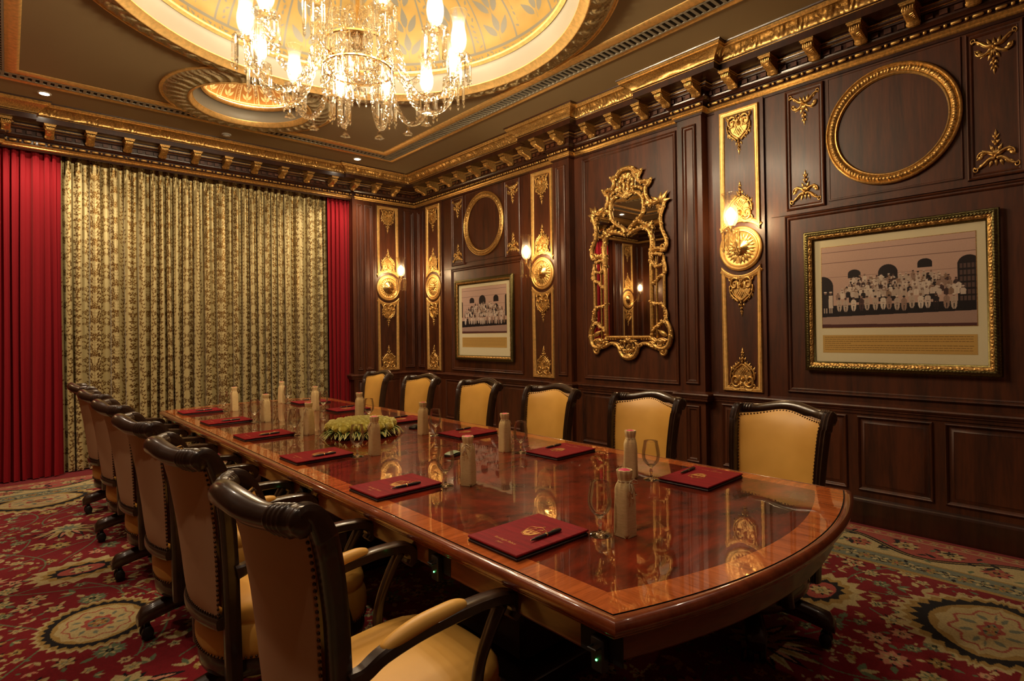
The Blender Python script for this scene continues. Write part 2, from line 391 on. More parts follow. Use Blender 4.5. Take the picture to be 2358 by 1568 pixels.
def c_med(c, x, y, rx, ry, core=CRE, pt=1.0):
    if pt > 1:
        def warp(P): P = np.asarray(P, float).copy(); d = P[:, 1] - y; P[:, 1] = y + ry * np.sign(d) * np.abs(d / ry) ** pt; return P
        c.poly = lambda P, col: Canvas.poly(c, warp(P), col); c_med(c, x, y, rx, ry, core); del c.poly; return
    c.poly(serr(x, y, rx * 1.16, ry * 1.16, 34, 0.05), CRE)
    c.poly(serr(x, y, rx * 1.08, ry * 1.08, 34, 0.03), GLD)
    c.poly(serr(x, y, rx, ry, 30, 0.045), BLK)
    t = np.linspace(0, 2 * PI, 48, endpoint=False)
    c.poly(np.c_[x + rx * 0.86 * np.cos(t), y + ry * 0.86 * np.sin(t)], GLD)
    k = 0.78 + 0.035 * np.cos(12 * t); c.poly(np.c_[x + rx * k * np.cos(t), y + ry * k * np.sin(t)], core)
    k = 0.64 + 0.05 * np.cos(10 * t); c.poly(np.c_[x + rx * k * np.cos(t), y + ry * k * np.sin(t)], ROS)
    k = 0.60 + 0.05 * np.cos(10 * t); c.poly(np.c_[x + rx * k * np.cos(t), y + ry * k * np.sin(t)], core)
    for j in range(10):
        a = 2 * PI * j / 10; c.leaf(x + rx * 0.36 * math.cos(a), y + ry * 0.36 * math.sin(a), rx * 0.2, rx * 0.09, a + 0.4, GRY)
    k = 0.30 + 0.04 * np.cos(8 * t); c.poly(np.c_[x + rx * k * np.cos(t), y + ry * k * np.sin(t)], ROS)
    c.disc(x, y, rx * 0.21, GRY, ry * 0.21); c_flower(c, x, y, rx * 0.19, 0.3, GLD, ROS, CRE, 5)
def c_palmette(c, x, y, r, a):
    for k in range(-5, 6):
        t = a + k * 0.27; L_ = r * (1.25 - 0.05 * abs(k))
        c.leaf(x + 0.2 * r * math.cos(t), y + 0.2 * r * math.sin(t), L_, r * 0.26, t, BLK if k % 2 else CRE)
        c.leaf(x + 0.3 * r * math.cos(t), y + 0.3 * r * math.sin(t), L_ * 0.7, r * 0.12, t, PNK if k % 2 else GLD)
    c_flower(c, x, y, r * 0.55, a, CRE, GRN, ROS, 8); c.disc(x, y, r * 0.2, GRY)
def c_star(c, x, y, r, a):
    c.poly(serr(x, y, r * 1.05, r * 0.8, 16, 0.12, a), CRE); c.poly(serr(x, y, r * 0.8, r * 0.58, 14, 0.08, a), GLD)
    t = np.linspace(0, 2 * PI, 30, endpoint=False)
    c.poly(serr(x, y, r * 0.66, r * 0.42, 12, 0.12, a), BLK); c.disc(x, y, r * 0.5, ROS, r * 0.28, 20, a); c_flower(c, x, y, r * 0.24, a, CRE, GLD, GRN, 6)
def paint_carpet():
    c = Canvas(XL, XR, YF, YW - 0.1, 0.0056, RED)
    mx, my = 1.83, 3.54
    both = lambda f: [f(sx, sy) for sx in (-1, 1) for sy in (-1, 1)]
    # quadrant layout: (dx, dy) from the middle
    big = [(1.49, 0.0, 0), (1.49, 0.88, 2), (1.49, -0.72, 1), (1.49, 1.92, 1), (1.49, -2.32, 2), (1.49, -1.5, 0), (0.75, -2.3, 1), (0.4, -2.85, 2), (0.75, 2.3, 1)]
    # vines
    for sx in (-1, 1):
        for sy in (-1, 1):
            for (ax, ay), (bx, by), am, ph in [((1.49, 0), (1.49, 3), 0.14, 0), ((0.95, 0), (0.95, 3), 0.2, 1), ((1.8, 0), (1.8, 3), 0.15, 2), ((0.4, 0), (0.4, 3), 0.2, 0.5),
                                               ((0, 0.5), (2.1, 0.7), 0.1, 0), ((0, 1.5), (2.1, 1.3), 0.12, 1), ((0, 2.3), (2.1, 2.5), 0.1, 2), ((1.2, 0.1), (2.1, 1.2), .1, 0), ((2.05, 1.3), (1.2, 2.6), .1, 0)]:
                t = np.linspace(0, 1, 60); dx, dy = bx - ax, by - ay; l = math.hypot(dx, dy)
                o = am * np.sin(t * l * 5 + ph); X = ax + dx * t - dy / l * o; Y = ay + dy * t + dx / l * o
                c.stroke(np.c_[mx + sx * X, my + sy * Y], 0.009, GRN)
    # scattered blossoms, mirrored in both directions
    pts = []; tries = 0
    while len(pts) < 430 and tries < 14000:
        tries += 1; x, y = rnd.uniform(0.03, 2.14), rnd.uniform(0.03, 3.12); r = rnd.choice([0.028, 0.036, 0.046, 0.056, 0.066, 0.078])
        if all(math.hypot(x - a, y - b) > (r + q) * 1.25 for a, b, q in pts) and all(math.hypot(x - a, y - abs(b)) > 0.27 + r for a, b, k in big): pts.append((x, y, r))
    for x, y, r in pts:
        a = rnd.uniform(0, 6.28); k = rnd.random(); c1, c2, c3 = rnd.choice([(CRE, ROS, BLK), (GLD, CRE, BLK), (CRE, GLD, GRY), (GRN, CRE, BLK), (CRE, GRN, GLD), (PNK, CRE, BLK)])
        for sx in (-1, 1):
            for sy in (-1, 1):
                X, Y = mx + sx * x, my + sy * y; A = math.atan2(sy * math.sin(a), sx * math.cos(a))
                if k < 0.3:
                    for j in (-1, 0, 1): c.leaf(X, Y, r * 1.5, r * 0.6, A + j * 0.8 * sx * sy, c1 if j else c2)
                else: c_flower(c, X, Y, r, A, c1, c2, c3, 5 + int(k * 10) % 3)
                for j in range(2):
                    t = A + 1.5 + j * 2.6; c.leaf(X + r * 1.0 * math.cos(t), Y + r * 1.0 * math.sin(t), r * 0.9, r * 0.45, t, GRN if j else CRE)
    for x, y, kind in big:
        for sx in (-1, 1):
            for sy in (1,):
                X, Y = mx + sx * x, my + sy * y; c.disc(X, Y, 0.25, RED, n=24)
                if kind == 0: c_med(c, X, Y, 0.22, 0.25)
                elif kind == 1: c_palmette(c, X, Y, 0.2, -PI / 2)
                else: c_star(c, X, Y, 0.24, 0)
    for _ in range(9000):     # fill the bare ground
        x, y, r = rnd.uniform(-0.2, 3.86), rnd.uniform(0.5, 6.6), rnd.choice([0.035, 0.05, 0.062, 0.072] if _ < 5000 else [0.03, 0.04])
        i, j, k = int((x - c.x0) / c.dx), int((y - c.y0) / c.dy), int(r * 1.0 / c.dx); w_ = c.a[i - k:i + k + 1:3, j - k:j + k + 1:3]
        if (np.abs(w_ - np.array(RED)).max(-1) > 1e-4).mean() < 0.05:
            c1, c2, c3 = rnd.choice([(CRE, ROS, BLK), (GLD, CRE, BLK), (CRE, GLD, GRY), (GRN, CRE, BLK), (CRE, GRN, BLK)]); A = rnd.uniform(0, 6.28)
            if rnd.random() < .5: c_flower(c, x, y, r, A, c1, c2, c3, rnd.choice([5, 6]))
            else:
                for q in (-1, 0, 1): c.leaf(x - r * .6 * math.cos(A), y - r * .6 * math.sin(A), r * 1.5, r * 0.5, A + q * 0.75, c1 if q else c2)
    # pointed half medallions against the long border and the ends
    for X, Y, a in [(3.45, 0.52, 0), (0.21, 0.52, 0), (3.45, 6.56, 0), (0.21, 6.56, 0), (1.83, 6.56, 0)]: c_med(c, X, Y, 0.36, 0.30, CRE, 1.55)
    # borders
    x0, x1, y0, y1 = XL + 0.09, XR - 0.09, YF + 0.09, YB - 0.07
    def frame(a, b, col):
        c.poly([(x0 + a, y0 + a), (x1 - a, y0 + a), (x1 - a, y0 + b), (x0 + a, y0 + b)], col); c.poly([(x0 + a, y1 - b), (x1 - a, y1 - b), (x1 - a, y1 - a), (x0 + a, y1 - a)], col)
        c.poly([(x0 + a, y0 + a), (x0 + b, y0 + a), (x0 + b, y1 - a), (x0 + a, y1 - a)], col); c.poly([(x1 - b, y0 + a), (x1 - a, y0 + a), (x1 - a, y1 - a), (x1 - b, y1 - a)], col)
    frame(0, 0.02, GLD); frame(0.02, 0.08, ROS); frame(0.08, 0.09, CRE); frame(0.09, 0.46, ROS); frame(0.46, 0.48, GLD); frame(0.48, 0.66, GRY); frame(0.66, 0.69, GLD)
    def side(f0, f1, o, sgn, vert):   # run motifs along one side
        Ln = f1 - f0
        def pt(t, d): return (o + sgn * d, f0 + t) if vert else (f0 + t, o + sgn * d)
        ts = np.arange(0, Ln, 0.012)
        d1 = 0.275 + 0.115 * np.sin(ts * 2 * PI / 0.95)
        up_ = [pt(t, d) for t, d in zip(ts, d1)] + [pt(t, 0.46) for t in ts[::-1]]
        c.poly(up_, CRE)
        c.stroke([pt(t, d) for t, d in zip(ts, d1)], 0.045, BLK)
        c.stroke([pt(t, d) for t, d in zip(ts, d1)], 0.010, GLD)
        k = 0
        for t in np.arange(0.12, Ln, 0.2375):
            dd = 0.275 - 0.09 * math.sin(t * 2 * PI / 0.95); x, y = pt(t, dd); c_flower(c, x, y, 0.075, k, CRE if dd < .275 else ROS, GLD, BLK, 6)
            for j in range(4): x, y = pt(t + 0.1, 0.14 + 0.085 * j); c.leaf(x, y, 0.06, 0.025, k + j * 2.1, GRN if j % 2 else BLK)
            for j in (0, 1): x, y = pt(t + 0.05, 0.2 + 0.13 * j); c.leaf(x, y, 0.09, 0.03, k * 1.3 + j * 2, BLK)
            k += 1
        for t in np.arange(0.04, Ln, 0.082):
            x, y = pt(t, 0.05); c_flower(c, x, y, 0.026, k, CRE, GLD, BLK, 4); x, y = pt(t, 0.57); c_flower(c, x, y, 0.05, k, GLD if k % 2 else CRE, GRN, ROS if k % 2 else BLK, 4 + k % 2)
            x, y = pt(t + .04, 0.53 + 0.08 * (k % 2)); c.leaf(x, y, 0.05, 0.02, k * 1.1, BLK); k += 1
    side(y0 + 0.1, y1 - 0.1, x1, -1, True); side(y0 + 0.1, y1 - 0.1, x0, 1, True); side(x0 + 0.1, x1 - 0.1, y1, -1, False); side(x0 + 0.1, x1 - 0.1, y0, 1, False)
    return c
c = paint_carpet()
P = np.zeros((c.nx, c.ny, 3)); P[..., 0] = c.x[:, None]; P[..., 1] = c.y[None, :]
nz = np.random.RandomState(1).rand(c.nx, c.ny, 1)
M['carpet'] = vcol('patterned_carpet', 0.95, 0.1, 0, 0.15, 0.5, 260)
floor = big_grid('floor', P, M['carpet'], c.a * (0.72 + 0.26 * nz)); tag(floor, kind='structure')
# ---------------- walls ----------------
class Wall:
    # local frame: u along the wall, v up, w out into the room
    def __init__(s, o, u, w_): s.M = Matrix(((u[0], 0, w_[0], o[0]), (u[1], 0, w_[1], o[1]), (0, 1, 0, 0), (0, 0, 0, 1)))
WR = Matrix(((0, 0, -1, XR), (1, 0, 0, 0), (0, 1, 0, 0), (0, 0, 0, 1)))    # u = world y
WB = Matrix(((1, 0, 0, 0), (0, 0, -1, YB), (0, 1, 0, 0), (0, 0, 0, 1)))    # u = world x
WL = Matrix(((0, 0, 1, XL), (1, 0, 0, 0), (0, 1, 0, 0), (0, 0, 0, 1)))
WF = Matrix(((1, 0, 0, 0), (0, 0, 1, YF), (0, 1, 0, 0), (0, 0, 0, 1)))
def frame_sweep(mb, loop, prof, mi=0, closed=True, w0=0.0):
    # loop: 2-D points (u,v); prof: (inward offset, height w); mitred corners
    P = np.asarray(loop, float); n = len(P); G = np.zeros((n, len(prof), 3))
    area = 0.5 * np.sum(P[:, 0] * np.roll(P[:, 1], -1) - np.roll(P[:, 0], -1) * P[:, 1]); sg = 1 if area > 0 else -1
    if not closed: sg = 1
    for i in range(n):
        a = P[i] - P[i - 1] if (closed or i > 0) else P[i + 1] - P[i]; b = P[(i + 1) % n] - P[i] if (closed or i < n - 1) else P[i] - P[i - 1]
        a = a / (np.linalg.norm(a) + 1e-9); b = b / (np.linalg.norm(b) + 1e-9)
        na = np.array([-a[1], a[0]]) * sg; nb = np.array([-b[1], b[0]]) * sg; m = na + nb; m /= max(0.35, (m @ na) if abs(m @ na) > 1e-6 else 1)
        for j, (d, h) in enumerate(prof): G[i, j] = (*(P[i] + m * d), w0 + h)
    mb.grid(G, cu=closed, mi=mi)
rect = lambda u0, u1, v0, v1: [(u0, v0), (u1, v0), (u1, v1), (u0, v1)]
PANEL = [(0, 0), (0.003, 0.016), (0.009, 0.020), (0.015, 0.016), (0.018, 0.010), (0.027, 0.009), (0.030, 0.012), (0.035, 0.009), (0.040, 0.002), (0.042, -0.002)]
RAISED = [(0, 0), (0.003, 0.012), (0.009, 0.016), (0.016, 0.011), (0.020, 0.003), (0.028, -0.002), (0.032, -0.002), (0.050, 0.013), (0.052, 0.014)]
def panel(mb, u0, u1, v0, v1, w0=0.0, prof=PANEL, mi=0):
    frame_sweep(mb, rect(u0, u1, v0, v1), prof, mi, True, w0)
    if prof is RAISED: mb.box(u0 + 0.052, u1 - 0.052, v0 + 0.052, v1 - 0.052, w0 - 0.01, w0 + 0.012, mi)
def profile_run(mb, path, prof, mi=0):      # prof: (out w, v)  path: list of (u, w) plan points in wall frame, ends open
    P = np.asarray(path, float); n = len(P); G = np.zeros((n, len(prof), 3))
    for i in range(n):
        a = P[i] - P[i - 1] if i > 0 else P[1] - P[0]; b = P[i + 1] - P[i] if i < n - 1 else P[i] - P[i - 1]
        a = a / np.linalg.norm(a); b = b / np.linalg.norm(b); na = np.array([-a[1], a[0]]); nb = np.array([-b[1], b[0]]); m = na + nb; m /= (m @ na)
        for j, (o, v) in enumerate(prof): G[i, j] = (P[i][0] + m[0] * o, v, P[i][1] + m[1] * o)
    mb.grid(G, mi=mi)
RAIL = [(0.028, 0.80), (0.036, 0.805), (0.036, 0.825), (0.044, 0.83), (0.044, 0.838), (0.052, 0.845), (0.058, 0.858), (0.052, 0.868), (0.03, 0.874), (0.012, 0.88), (0.0, 0.885)]
BASE = [(0.0, 0.20), (0.03, 0.198), (0.034, 0.185), (0.04, 0.178), (0.044, 0.165), (0.044, 0.0)]
WP = 0.09   # pilaster projection
# plan of the right wall (u=y): pilasters, gilded strips, recessed bays
mb = MB()
mb.box(YF - 0.1, YB + 0.4, 0, 3.80, -0.12, 0)
PIL = [(2.62, 2.86), (4.21, 4.45)]
for a, b in PIL:
    mb.box(a, b, 0, 3.42, -0.01, WP)
    panel(mb, a + 0.05, b - 0.05, 0.95, 3.28, WP); panel(mb, a + 0.05, b - 0.05, 0.25, 0.76, WP + 0.002)
STRIP = [(2.10, 2.53), (4.48, 4.91), (6.76, 7.185), (-0.2, 0.24)]
for a, b in STRIP:
    mb.box(a, b, 0, 3.36, -0.01, 0.022)
mb.box(7.185, 7.26, 0, 3.36, -0.01, 0.005)
panel(mb, 7.24, 7.42, 0.93, 3.30)
BAY = [(0.30, 2.05, 1.206), (4.96, 6.71, 5.806)]
for a, b, cu in BAY:
    s = 1 if cu < 3 else 1
    for u0, u1 in ((cu + 0.43, cu + 0.72), (cu - 0.72, cu - 0.43)):
        mb.box(u0, u1, 2.372, 3.335, 0, 0.006); panel(mb, u0, u1, 2.375, 3.335, 0.004)
    mb.box(cu - 0.405, cu + 0.405, 2.40, 3.335, 0, 0.006); frame_sweep(mb, rect(cu - 0.41, cu + 0.41, 2.40, 3.34), [(0, 0), (0.004, 0.010), (0.012, 0.010), (0.016, 0.004)], 0)
    mb.box(a, b, 2.345, 2.372, 0, 0.012)
    panel(mb, cu - 0.74, cu + 0.74, 0.925, 2.34)
panel(mb, 2.925, 4.09, 0.925, 3.31); 
# wainscot panels
mb.box(YF, YB, 0.0, 0.80, -0.01, 0.028)
for a, b in [(2.67, 2.81), (4.26, 4.40)]: pass
for a, b in [(-0.05, 0.41), (0.47, 0.923), (0.985, 1.445), (1.51, 1.97), (2.13, 2.5), (2.96, 3.49), (3.58, 4.11), (4.5, 4.88), (4.98, 5.50), (5.56, 6.09), (6.15, 6.68), (6.79, 7.15), (7.22, 7.42)]:
    panel(mb, a, b, 0.245, 0.79, 0.028, RAISED)
wall = mb.xf(WR).build('wall_right', M['wall_wood']); tag(wall, kind='structure')
mb = MB(); pth = [(YF, 0), (2.62, 0), (2.62, WP), (2.86, WP), (2.86, 0), (4.21, 0), (4.21, WP), (4.45, WP), (4.45, 0), (YB, 0)]
profile_run(mb, pth, RAIL); o = mb.xf(WR).build('trim_1', M['wall_wood']); tag(o, kind='structure')
mb = MB(); profile_run(mb, pth, BASE); o = mb.xf(WR).build('baseboard_right', M['wall_wood_dark'], angle=15); tag(o, kind='structure')
# back wall: panelled returns on both sides of the curtained window
mb = MB()
for sgn in (0, 1):
    X = (lambda x: x) if sgn == 0 else (lambda x: 3.50 - x)
    def bx_(a, b, *r): a, b = X(a), X(b); mb.box(min(a, b), max(a, b), *r)
    def pn_(a, b, *r): a, b = X(a), X(b); panel(mb, min(a, b), max(a, b), *r)
    bx_(3.655, 4.72, 0, 3.80, -0.40, 0)
    bx_(3.655, 3.99, 0, 3.38, -0.01, 0.02); pn_(3.71, 3.80, 0.93, 3.30, 0.02); pn_(3.83, 3.96, 0.93, 3.30, 0.02)
    bx_(4.0, 4.43, 0, 3.36, -0.01, 0.012); pn_(4.49, 4.66, 0.93, 3.30)
    bx_(3.66, 4.70, 0, 0.80, -0.01, 0.028)
    for a, b in [(3.70, 3.96), (4.03, 4.40), (4.46, 4.66)]: pn_(a, b, 0.245, 0.79, 0.028, RAISED)
mb.box(-0.06, 3.72, 3.42, 3.80, -0.12, -0.05)
mb.box(-1.1, 4.8, 0, 3.80, -0.60, -0.44)
wall = mb.xf(WB).build('wall_back', M['wall_wood']); tag(wall, kind='structure')
mb = MB()
for a, b in ((3.655, 4.70), (-1.04, -0.155)): profile_run(mb, [(a, -0.3), (a, 0), (b, 0)] if a > 0 else [(a, 0), (b, 0), (b, -0.3)], RAIL)
o = mb.xf(WB).build('trim_2', M['wall_wood']); tag(o, kind='structure')
mb = MB()
for a, b in ((3.655, 4.70), (-1.04, -0.155)): profile_run(mb, [(a, 0), (b, 0)], BASE)
o = mb.xf(WB).build('baseboard_back', M['wall_wood_dark'], angle=15); tag(o, kind='structure')
mb = MB(); mb.box(YF - 0.1, YB + 0.4, 0, 3.80, -0.12, 0)
for k in range(6): panel(mb, YF + 0.15 + k * 1.3, YF + 1.3 + k * 1.3, 0.93, 3.3); panel(mb, YF + 0.15 + k * 1.3, YF + 1.3 + k * 1.3, 0.2, 0.79)
profile_run(mb, [(YF, 0), (YB, 0)], RAIL)
o = mb.xf(WL).build('wall_left', M['wall_wood']); tag(o, kind='structure')
mb = MB(); mb.box(XL - 0.1, XR + 0.1, 0, 3.80, -0.12, 0)
for k in range(5): panel(mb, XL + 0.12 + k * 1.13, XL + 1.1 + k * 1.13, 0.93, 3.3)
profile_run(mb, [(XL, 0), (XR, 0)], RAIL)
o = mb.xf(WF).build('wall_front', M['wall_wood']); tag(o, kind='structure')
# ---------------- cornice ----------------
CPATH = [(XL, YB), (-0.06, YB), (-0.06, YB + 0.05), (3.72, YB + 0.05), (3.72, YB), (XR, YB), (XR, 4.45), (XR - WP, 4.45), (XR - WP, 4.21), (XR, 4.21), (XR, 2.86), (XR - WP, 2.86), (XR - WP, 2.62), (XR, 2.62), (XR, YF), (XL, YF)]
def cornice_run(prof, step=None, disp=None):
    P = np.asarray(CPATH, float); n = len(P); mit = []
    for i in range(n):
        a = P[i] - P[i - 1]; b = P[(i + 1) % n] - P[i]; a /= np.linalg.norm(a); b /= np.linalg.norm(b)
        na = np.array([a[1], -a[0]]); nb = np.array([b[1], -b[0]]); m = na + nb; m /= (m @ na); mit.append(m)
    prof = np.asarray(prof, float); mb = MB(); pn = None
    if disp is not None:
        t = np.gradient(prof, axis=0); t /= np.linalg.norm(t, axis=1)[:, None] + 1e-9; pn = np.c_[-t[:, 1], t[:, 0]]
    for i in range(n):
        A, B = P[i], P[(i + 1) % n]; mA, mB = mit[i], mit[(i + 1) % n]; d = B - A; Ln = np.linalg.norm(d); d = d / Ln; nr = np.array([d[1], -d[0]])
        if B[0] < 0 and A[0] < 0 and step: k = 2
        else: k = max(2, int(Ln / step) + 1) if step else 2
        if A[1] < 0.0 or (B[1] < -0.2 and i == n - 3): k = min(k, 2000)
        if i in (n - 1, n - 2): k = 2
        G = np.zeros((k, len(prof), 3))
        for q in range(k):
            t = q / (k - 1)
            for j, (o, z) in enumerate(prof):
                pa = A + mA * o; pb = B + mB * o; p2 = pa + (pb - pa) * t; h = 0
                G[q, j] = (p2[0], p2[1], z)
                if disp is not None:
                    s_ = float(p2 @ d); h = disp(s_, j / (len(prof) - 1)) 
                    if q in (0, k - 1): h *= 0.0
                    G[q, j, 0] += nr[0] * pn[j][0] * h; G[q, j, 1] += nr[1] * pn[j][0] * h; G[q, j, 2] += pn[j][1] * h
        mb.grid(G)
    return mb
WOODP = [(0.0, 3.33), (0.018, 3.335), (0.018, 3.36)]
corn = cornice_run([(0.045, 3.400), (0.042, 3.405), (0.042, 3.445), (0.056, 3.450), (0.060, 3.458), (0.080, 3.472), (0.082, 3.482), (0.068, 3.486), (0.068, 3.530), (0.086, 3.534), (0.090, 3.545), (0.108, 3.553), (0.112, 3.560), (0.112, 3.585), (0.268, 3.585), (0.268, 3.580), (0.282, 3.580), (0.282, 3.630), (0.286, 3.634), (0.30, 3.640)])
corn.join(cornice_run([(0.384, 3.738), (0.392, 3.741), (0.396, 3.752)])); corn.join(cornice_run([(0.0, 3.345), (0.014, 3.345), (0.02, 3.362)]))
corn = corn.build('trim_3', M['wall_wood_dark']); tag(corn, kind='structure')
cornice_run([(0.020, 3.362), (0.028, 3.364), (0.034, 3.372), (0.032, 3.380), (0.042, 3.386), (0.050, 3.396), (0.046, 3.401)]).build('gilded_molding', M['gold'], corn)
def acan(s_, t):
    P_ = 0.17; u = (s_ / P_) % 1.0; k = abs(u - 0.5) * 2
    rib = abs(math.sin((u * 5 + t * 1.6 * (1 if u > .5 else -1)) * PI)); env = math.sin(PI * min(1, max(0, t))) ** 0.5
    flip = int(s_ // P_) % 2
    lobe = (0.55 + 0.45 * math.cos(2 * PI * (u + (0.25 if flip else 0))))
    return env * (0.004 + 0.020 * rib * lobe + 0.010 * (1 - k))
cv = [(0.29 + 0.082 * (1 - math.cos(t * PI / 2)) , 3.650 + 0.062 * math.sin(t * PI / 2)) for t in np.linspace(0, 1, 9)]
cv = [(0.286 + 0.090 * (t ** 1.5), 3.637 + 0.075 * t ** 0.8) for t in np.linspace(0, 1, 10)]
cornice_run(cv, 0.011, acan).build('gilded_cove', M['gold_dark'], corn, angle=180)
cornice_run([(0.372, 3.708), (0.377, 3.712), (0.374, 3.718), (0.380, 3.726), (0.386, 3.730), (0.384, 3.738)]).build('gilded_rim', M['gold'], corn)
cornice_run([(0.092, 3.546), (0.096, 3.546), (0.099, 3.550), (0.096, 3.552)]).build('gilded_fillet', M['gold_dark'], corn)
cornice_run([(0.114, 3.566), (0.119, 3.568), (0.119, 3.573), (0.114, 3.575)]).build('gilded_fillet', M['gold_dark'], corn)
cornice_run([(0.281, 3.630), (0.287, 3.631), (0.289, 3.635), (0.287, 3.638)]).build('gilded_fillet', M['gold_dark'], corn)
# bead and reel along the visible runs
def runs():
    yield ('b', -1.0, -0.12, YB); yield ('b', -0.10, 3.66, YB + 0.05); yield ('b', 3.68, 4.65, YB)
    for a, b, x in [(4.49, 7.44, XR), (4.17, 4.49, XR - WP), (2.90, 4.17, XR), (2.58, 2.90, XR - WP), (-0.36, 2.58, XR)]: yield ('r', a, b, x)
mb = MB(); md = MB()
for kind, a, b, q in runs():
    L_ = b - a; n = max(1, round(L_ / 0.112)); st = L_ / n
    for k in range(n):
        t0 = a + k * st
        for t, hl, rr in ((t0 + st * 0.36, 0.030, 0.0115), (t0 + st * 0.86, 0.0105, 0.0115)):
            pr = [(0.0001, -hl), (rr * 0.7, -hl * 0.93), (rr, -hl * 0.7), (rr, hl * 0.7), (rr * 0.7, hl * 0.93), (0.0001, hl)]
            c3 = (t, q - 0.052, 3.424) if kind == 'b' else (q - 0.052, t, 3.424)
            mb.lathe(pr, 8, c3, 'x' if kind == 'b' else 'y')
    n = int(L_ / 0.078); st = L_ / n
    for k in range(n):
        t = a + (k + 0.5) * st
        if kind == 'b': md.box(t - 0.022, t + 0.022, q - 0.084, q - 0.066, 3.492, 3.526)
        else: md.box(q - 0.084, q - 0.066, t - 0.022, t + 0.022, 3.492, 3.526)
mb.build('bead_molding', M['gold'], corn, angle=60); md.build('dentil_band', M['wall_wood'], corn, smooth=False)
# scroll brackets under the cornice
def bracket_mesh():
    mb = MB(); w2 = 0.036
    prof = [(0.09, 3.475), (0.11, 3.470), (0.125, 3.478), (0.13, 3.492), (0.15, 3.500), (0.19, 3.508), (0.225, 3.520), (0.243, 3.530), (0.248, 3.545), (0.240, 3.560)]
    pts = []
    G = np.zeros((5, len(prof), 3))
    for i, (y, k) in enumerate([(-w2, 0.0), (-w2 * 0.8, 0.004), (0, 0.008), (w2 * 0.8, 0.004), (w2, 0.0)]):
        for j, (o, z) in enumerate(prof): G[i, j] = (o + k * 0.5, y, z - k)
    mb.grid(G)
    for sgn in (-1, 1):
        V = [(o, sgn * w2, z) for o, z in prof] + [(0.09, sgn * w2, 3.56)]; mb.add(V, [list(range(len(V)))])
        mb.lathe([(0.0001, -0.004), (0.010, -0.004), (0.012, 0), (0.010, 0.004), (0.0001, 0.004)], 10, (0.228, sgn * (w2 + .001), 3.541), 'y'); mb.lathe([(0.0001, -0.004), (0.012, -0.004), (0.014, 0), (0.012, 0.004), (0.0001, 0.004)], 10, (0.112, sgn * (w2 + .001), 3.487), 'y')
    for y in np.linspace(-0.028, 0.028, 5): mb.tube([(0.236, y, 3.522), (0.251, y, 3.535), (0.251, y, 3.552)], 0.0045, 5)
    for k in range(5):
        x = 0.14 + k * 0.018
        for sgn in (-1, 1): mb.tube([(x, 0, 3.497 + .006 * k / 2), (x + 0.012, sgn * 0.024, 3.497 + .006 * k / 2)], [0.006, 0.003], 5)
    mb.box(0.085, 0.262, -0.043, 0.043, 3.560, 3.572); mb.box(0.085, 0.270, -0.049, 0.049, 3.572, 3.585)
    return mb.mesh('bracket', M['gold_dark'], angle=50)
bme = bracket_mesh()
bpos = [(x, YB + 0.05 if -0.05 < x < 3.7 else YB, -PI / 2) for x in [-0.67, -0.34, -0.003, 0.33, 0.663, 0.995, 1.327, 1.656, 1.99, 2.322, 2.655, 2.986, 3.322, 3.65, 3.95, 4.26]]
bpos += [(XR, y, PI) for y in [7.06, 6.74, 6.42, 6.10, 5.785, 5.472, 5.148, 4.83, 3.86, 3.53, 3.20, 2.31, 1.975, 1.66, 1.345, 1.03, 0.71, 0.39]]
bpos += [(XR - WP, y, PI) for y in [4.52, 4.22, 2.90, 2.60]]
for x, y, r in bpos:
    o = bpy.data.objects.new('bracket', bme); COL.objects.link(o); o.parent = corn; o.location = (x, y, 0); o.rotation_euler = (0, 0, r)
# ---------------- ceiling ----------------
import bmesh
bm = bmesh.new(); edges = []
def loop_(pts):
    vs = [bm.verts.new((x, y, ZC)) for x, y in pts]
    for i in range(len(vs)): edges.append(bm.edges.new((vs[i], vs[(i + 1) % len(vs)])))
loop_([(XL - .1, YF - .1), (XR + .1, YF - .1), (XR + .1, YB + 0.5), (XL - .1, YB + 0.5)])
circ = lambda cx, cy, r, n: [(cx + r * math.cos(2 * PI * k / n), cy + r * math.sin(2 * PI * k / n)) for k in range(n)]
SY2 = 2 * CY - SY
loop_(circ(CX, CY, 1.60, 96)); loop_(circ(1.83, SY, 0.57, 48)); loop_(circ(1.83, SY2, 0.57, 48))
bmesh.ops.triangle_fill(bm, use_beauty=True, edges=edges)
me = bpy.data.meshes.new('ceiling'); bm.to_mesh(me); bm.free(); me.materials.append(M['ceiling'])
ceil = bpy.data.objects.new('ceiling', me); COL.objects.link(ceil); tag(ceil, kind='structure')
mb = MB(); mb.box(XL - .2, XR + .2, YF - .2, YB + .6, 4.85, 4.9); mb.build('attic_slab', M['dark'], ceil, False)
def ring(mb, prof, cx, cy, n, disp=None, mi=0):
    P = np.zeros((n, len(prof), 3)); pr = np.asarray(prof, float)
    for i in range(n):
        t = 2 * PI * i / n
        for j, (r, z) in enumerate(prof):
            h = disp(t, j / (len(prof) - 1)) if disp else 0
            P[i, j] = (cx + r * math.cos(t), cy + r * math.sin(t), z - h)
    mb.grid(P, cu=True, mi=mi)
def wave(npat, amp):
    def f(t, v):
        u = (t / (2 * PI) * npat - 0.55 * math.sin(v * PI) - v * 0.5) % 1.0
        s1 = math.exp(-((u - 0.5) / 0.16) ** 2); u2 = (u + 0.32 * math.sin(2 * PI * v)) % 1.0; s2 = math.exp(-((u2 - 0.2) / 0.10) ** 2)
        return amp * (max(s1, 0.8 * s2)) * min(1, 6 * min(v, 1 - v)) ** 0.7
    return f
DOME = {}
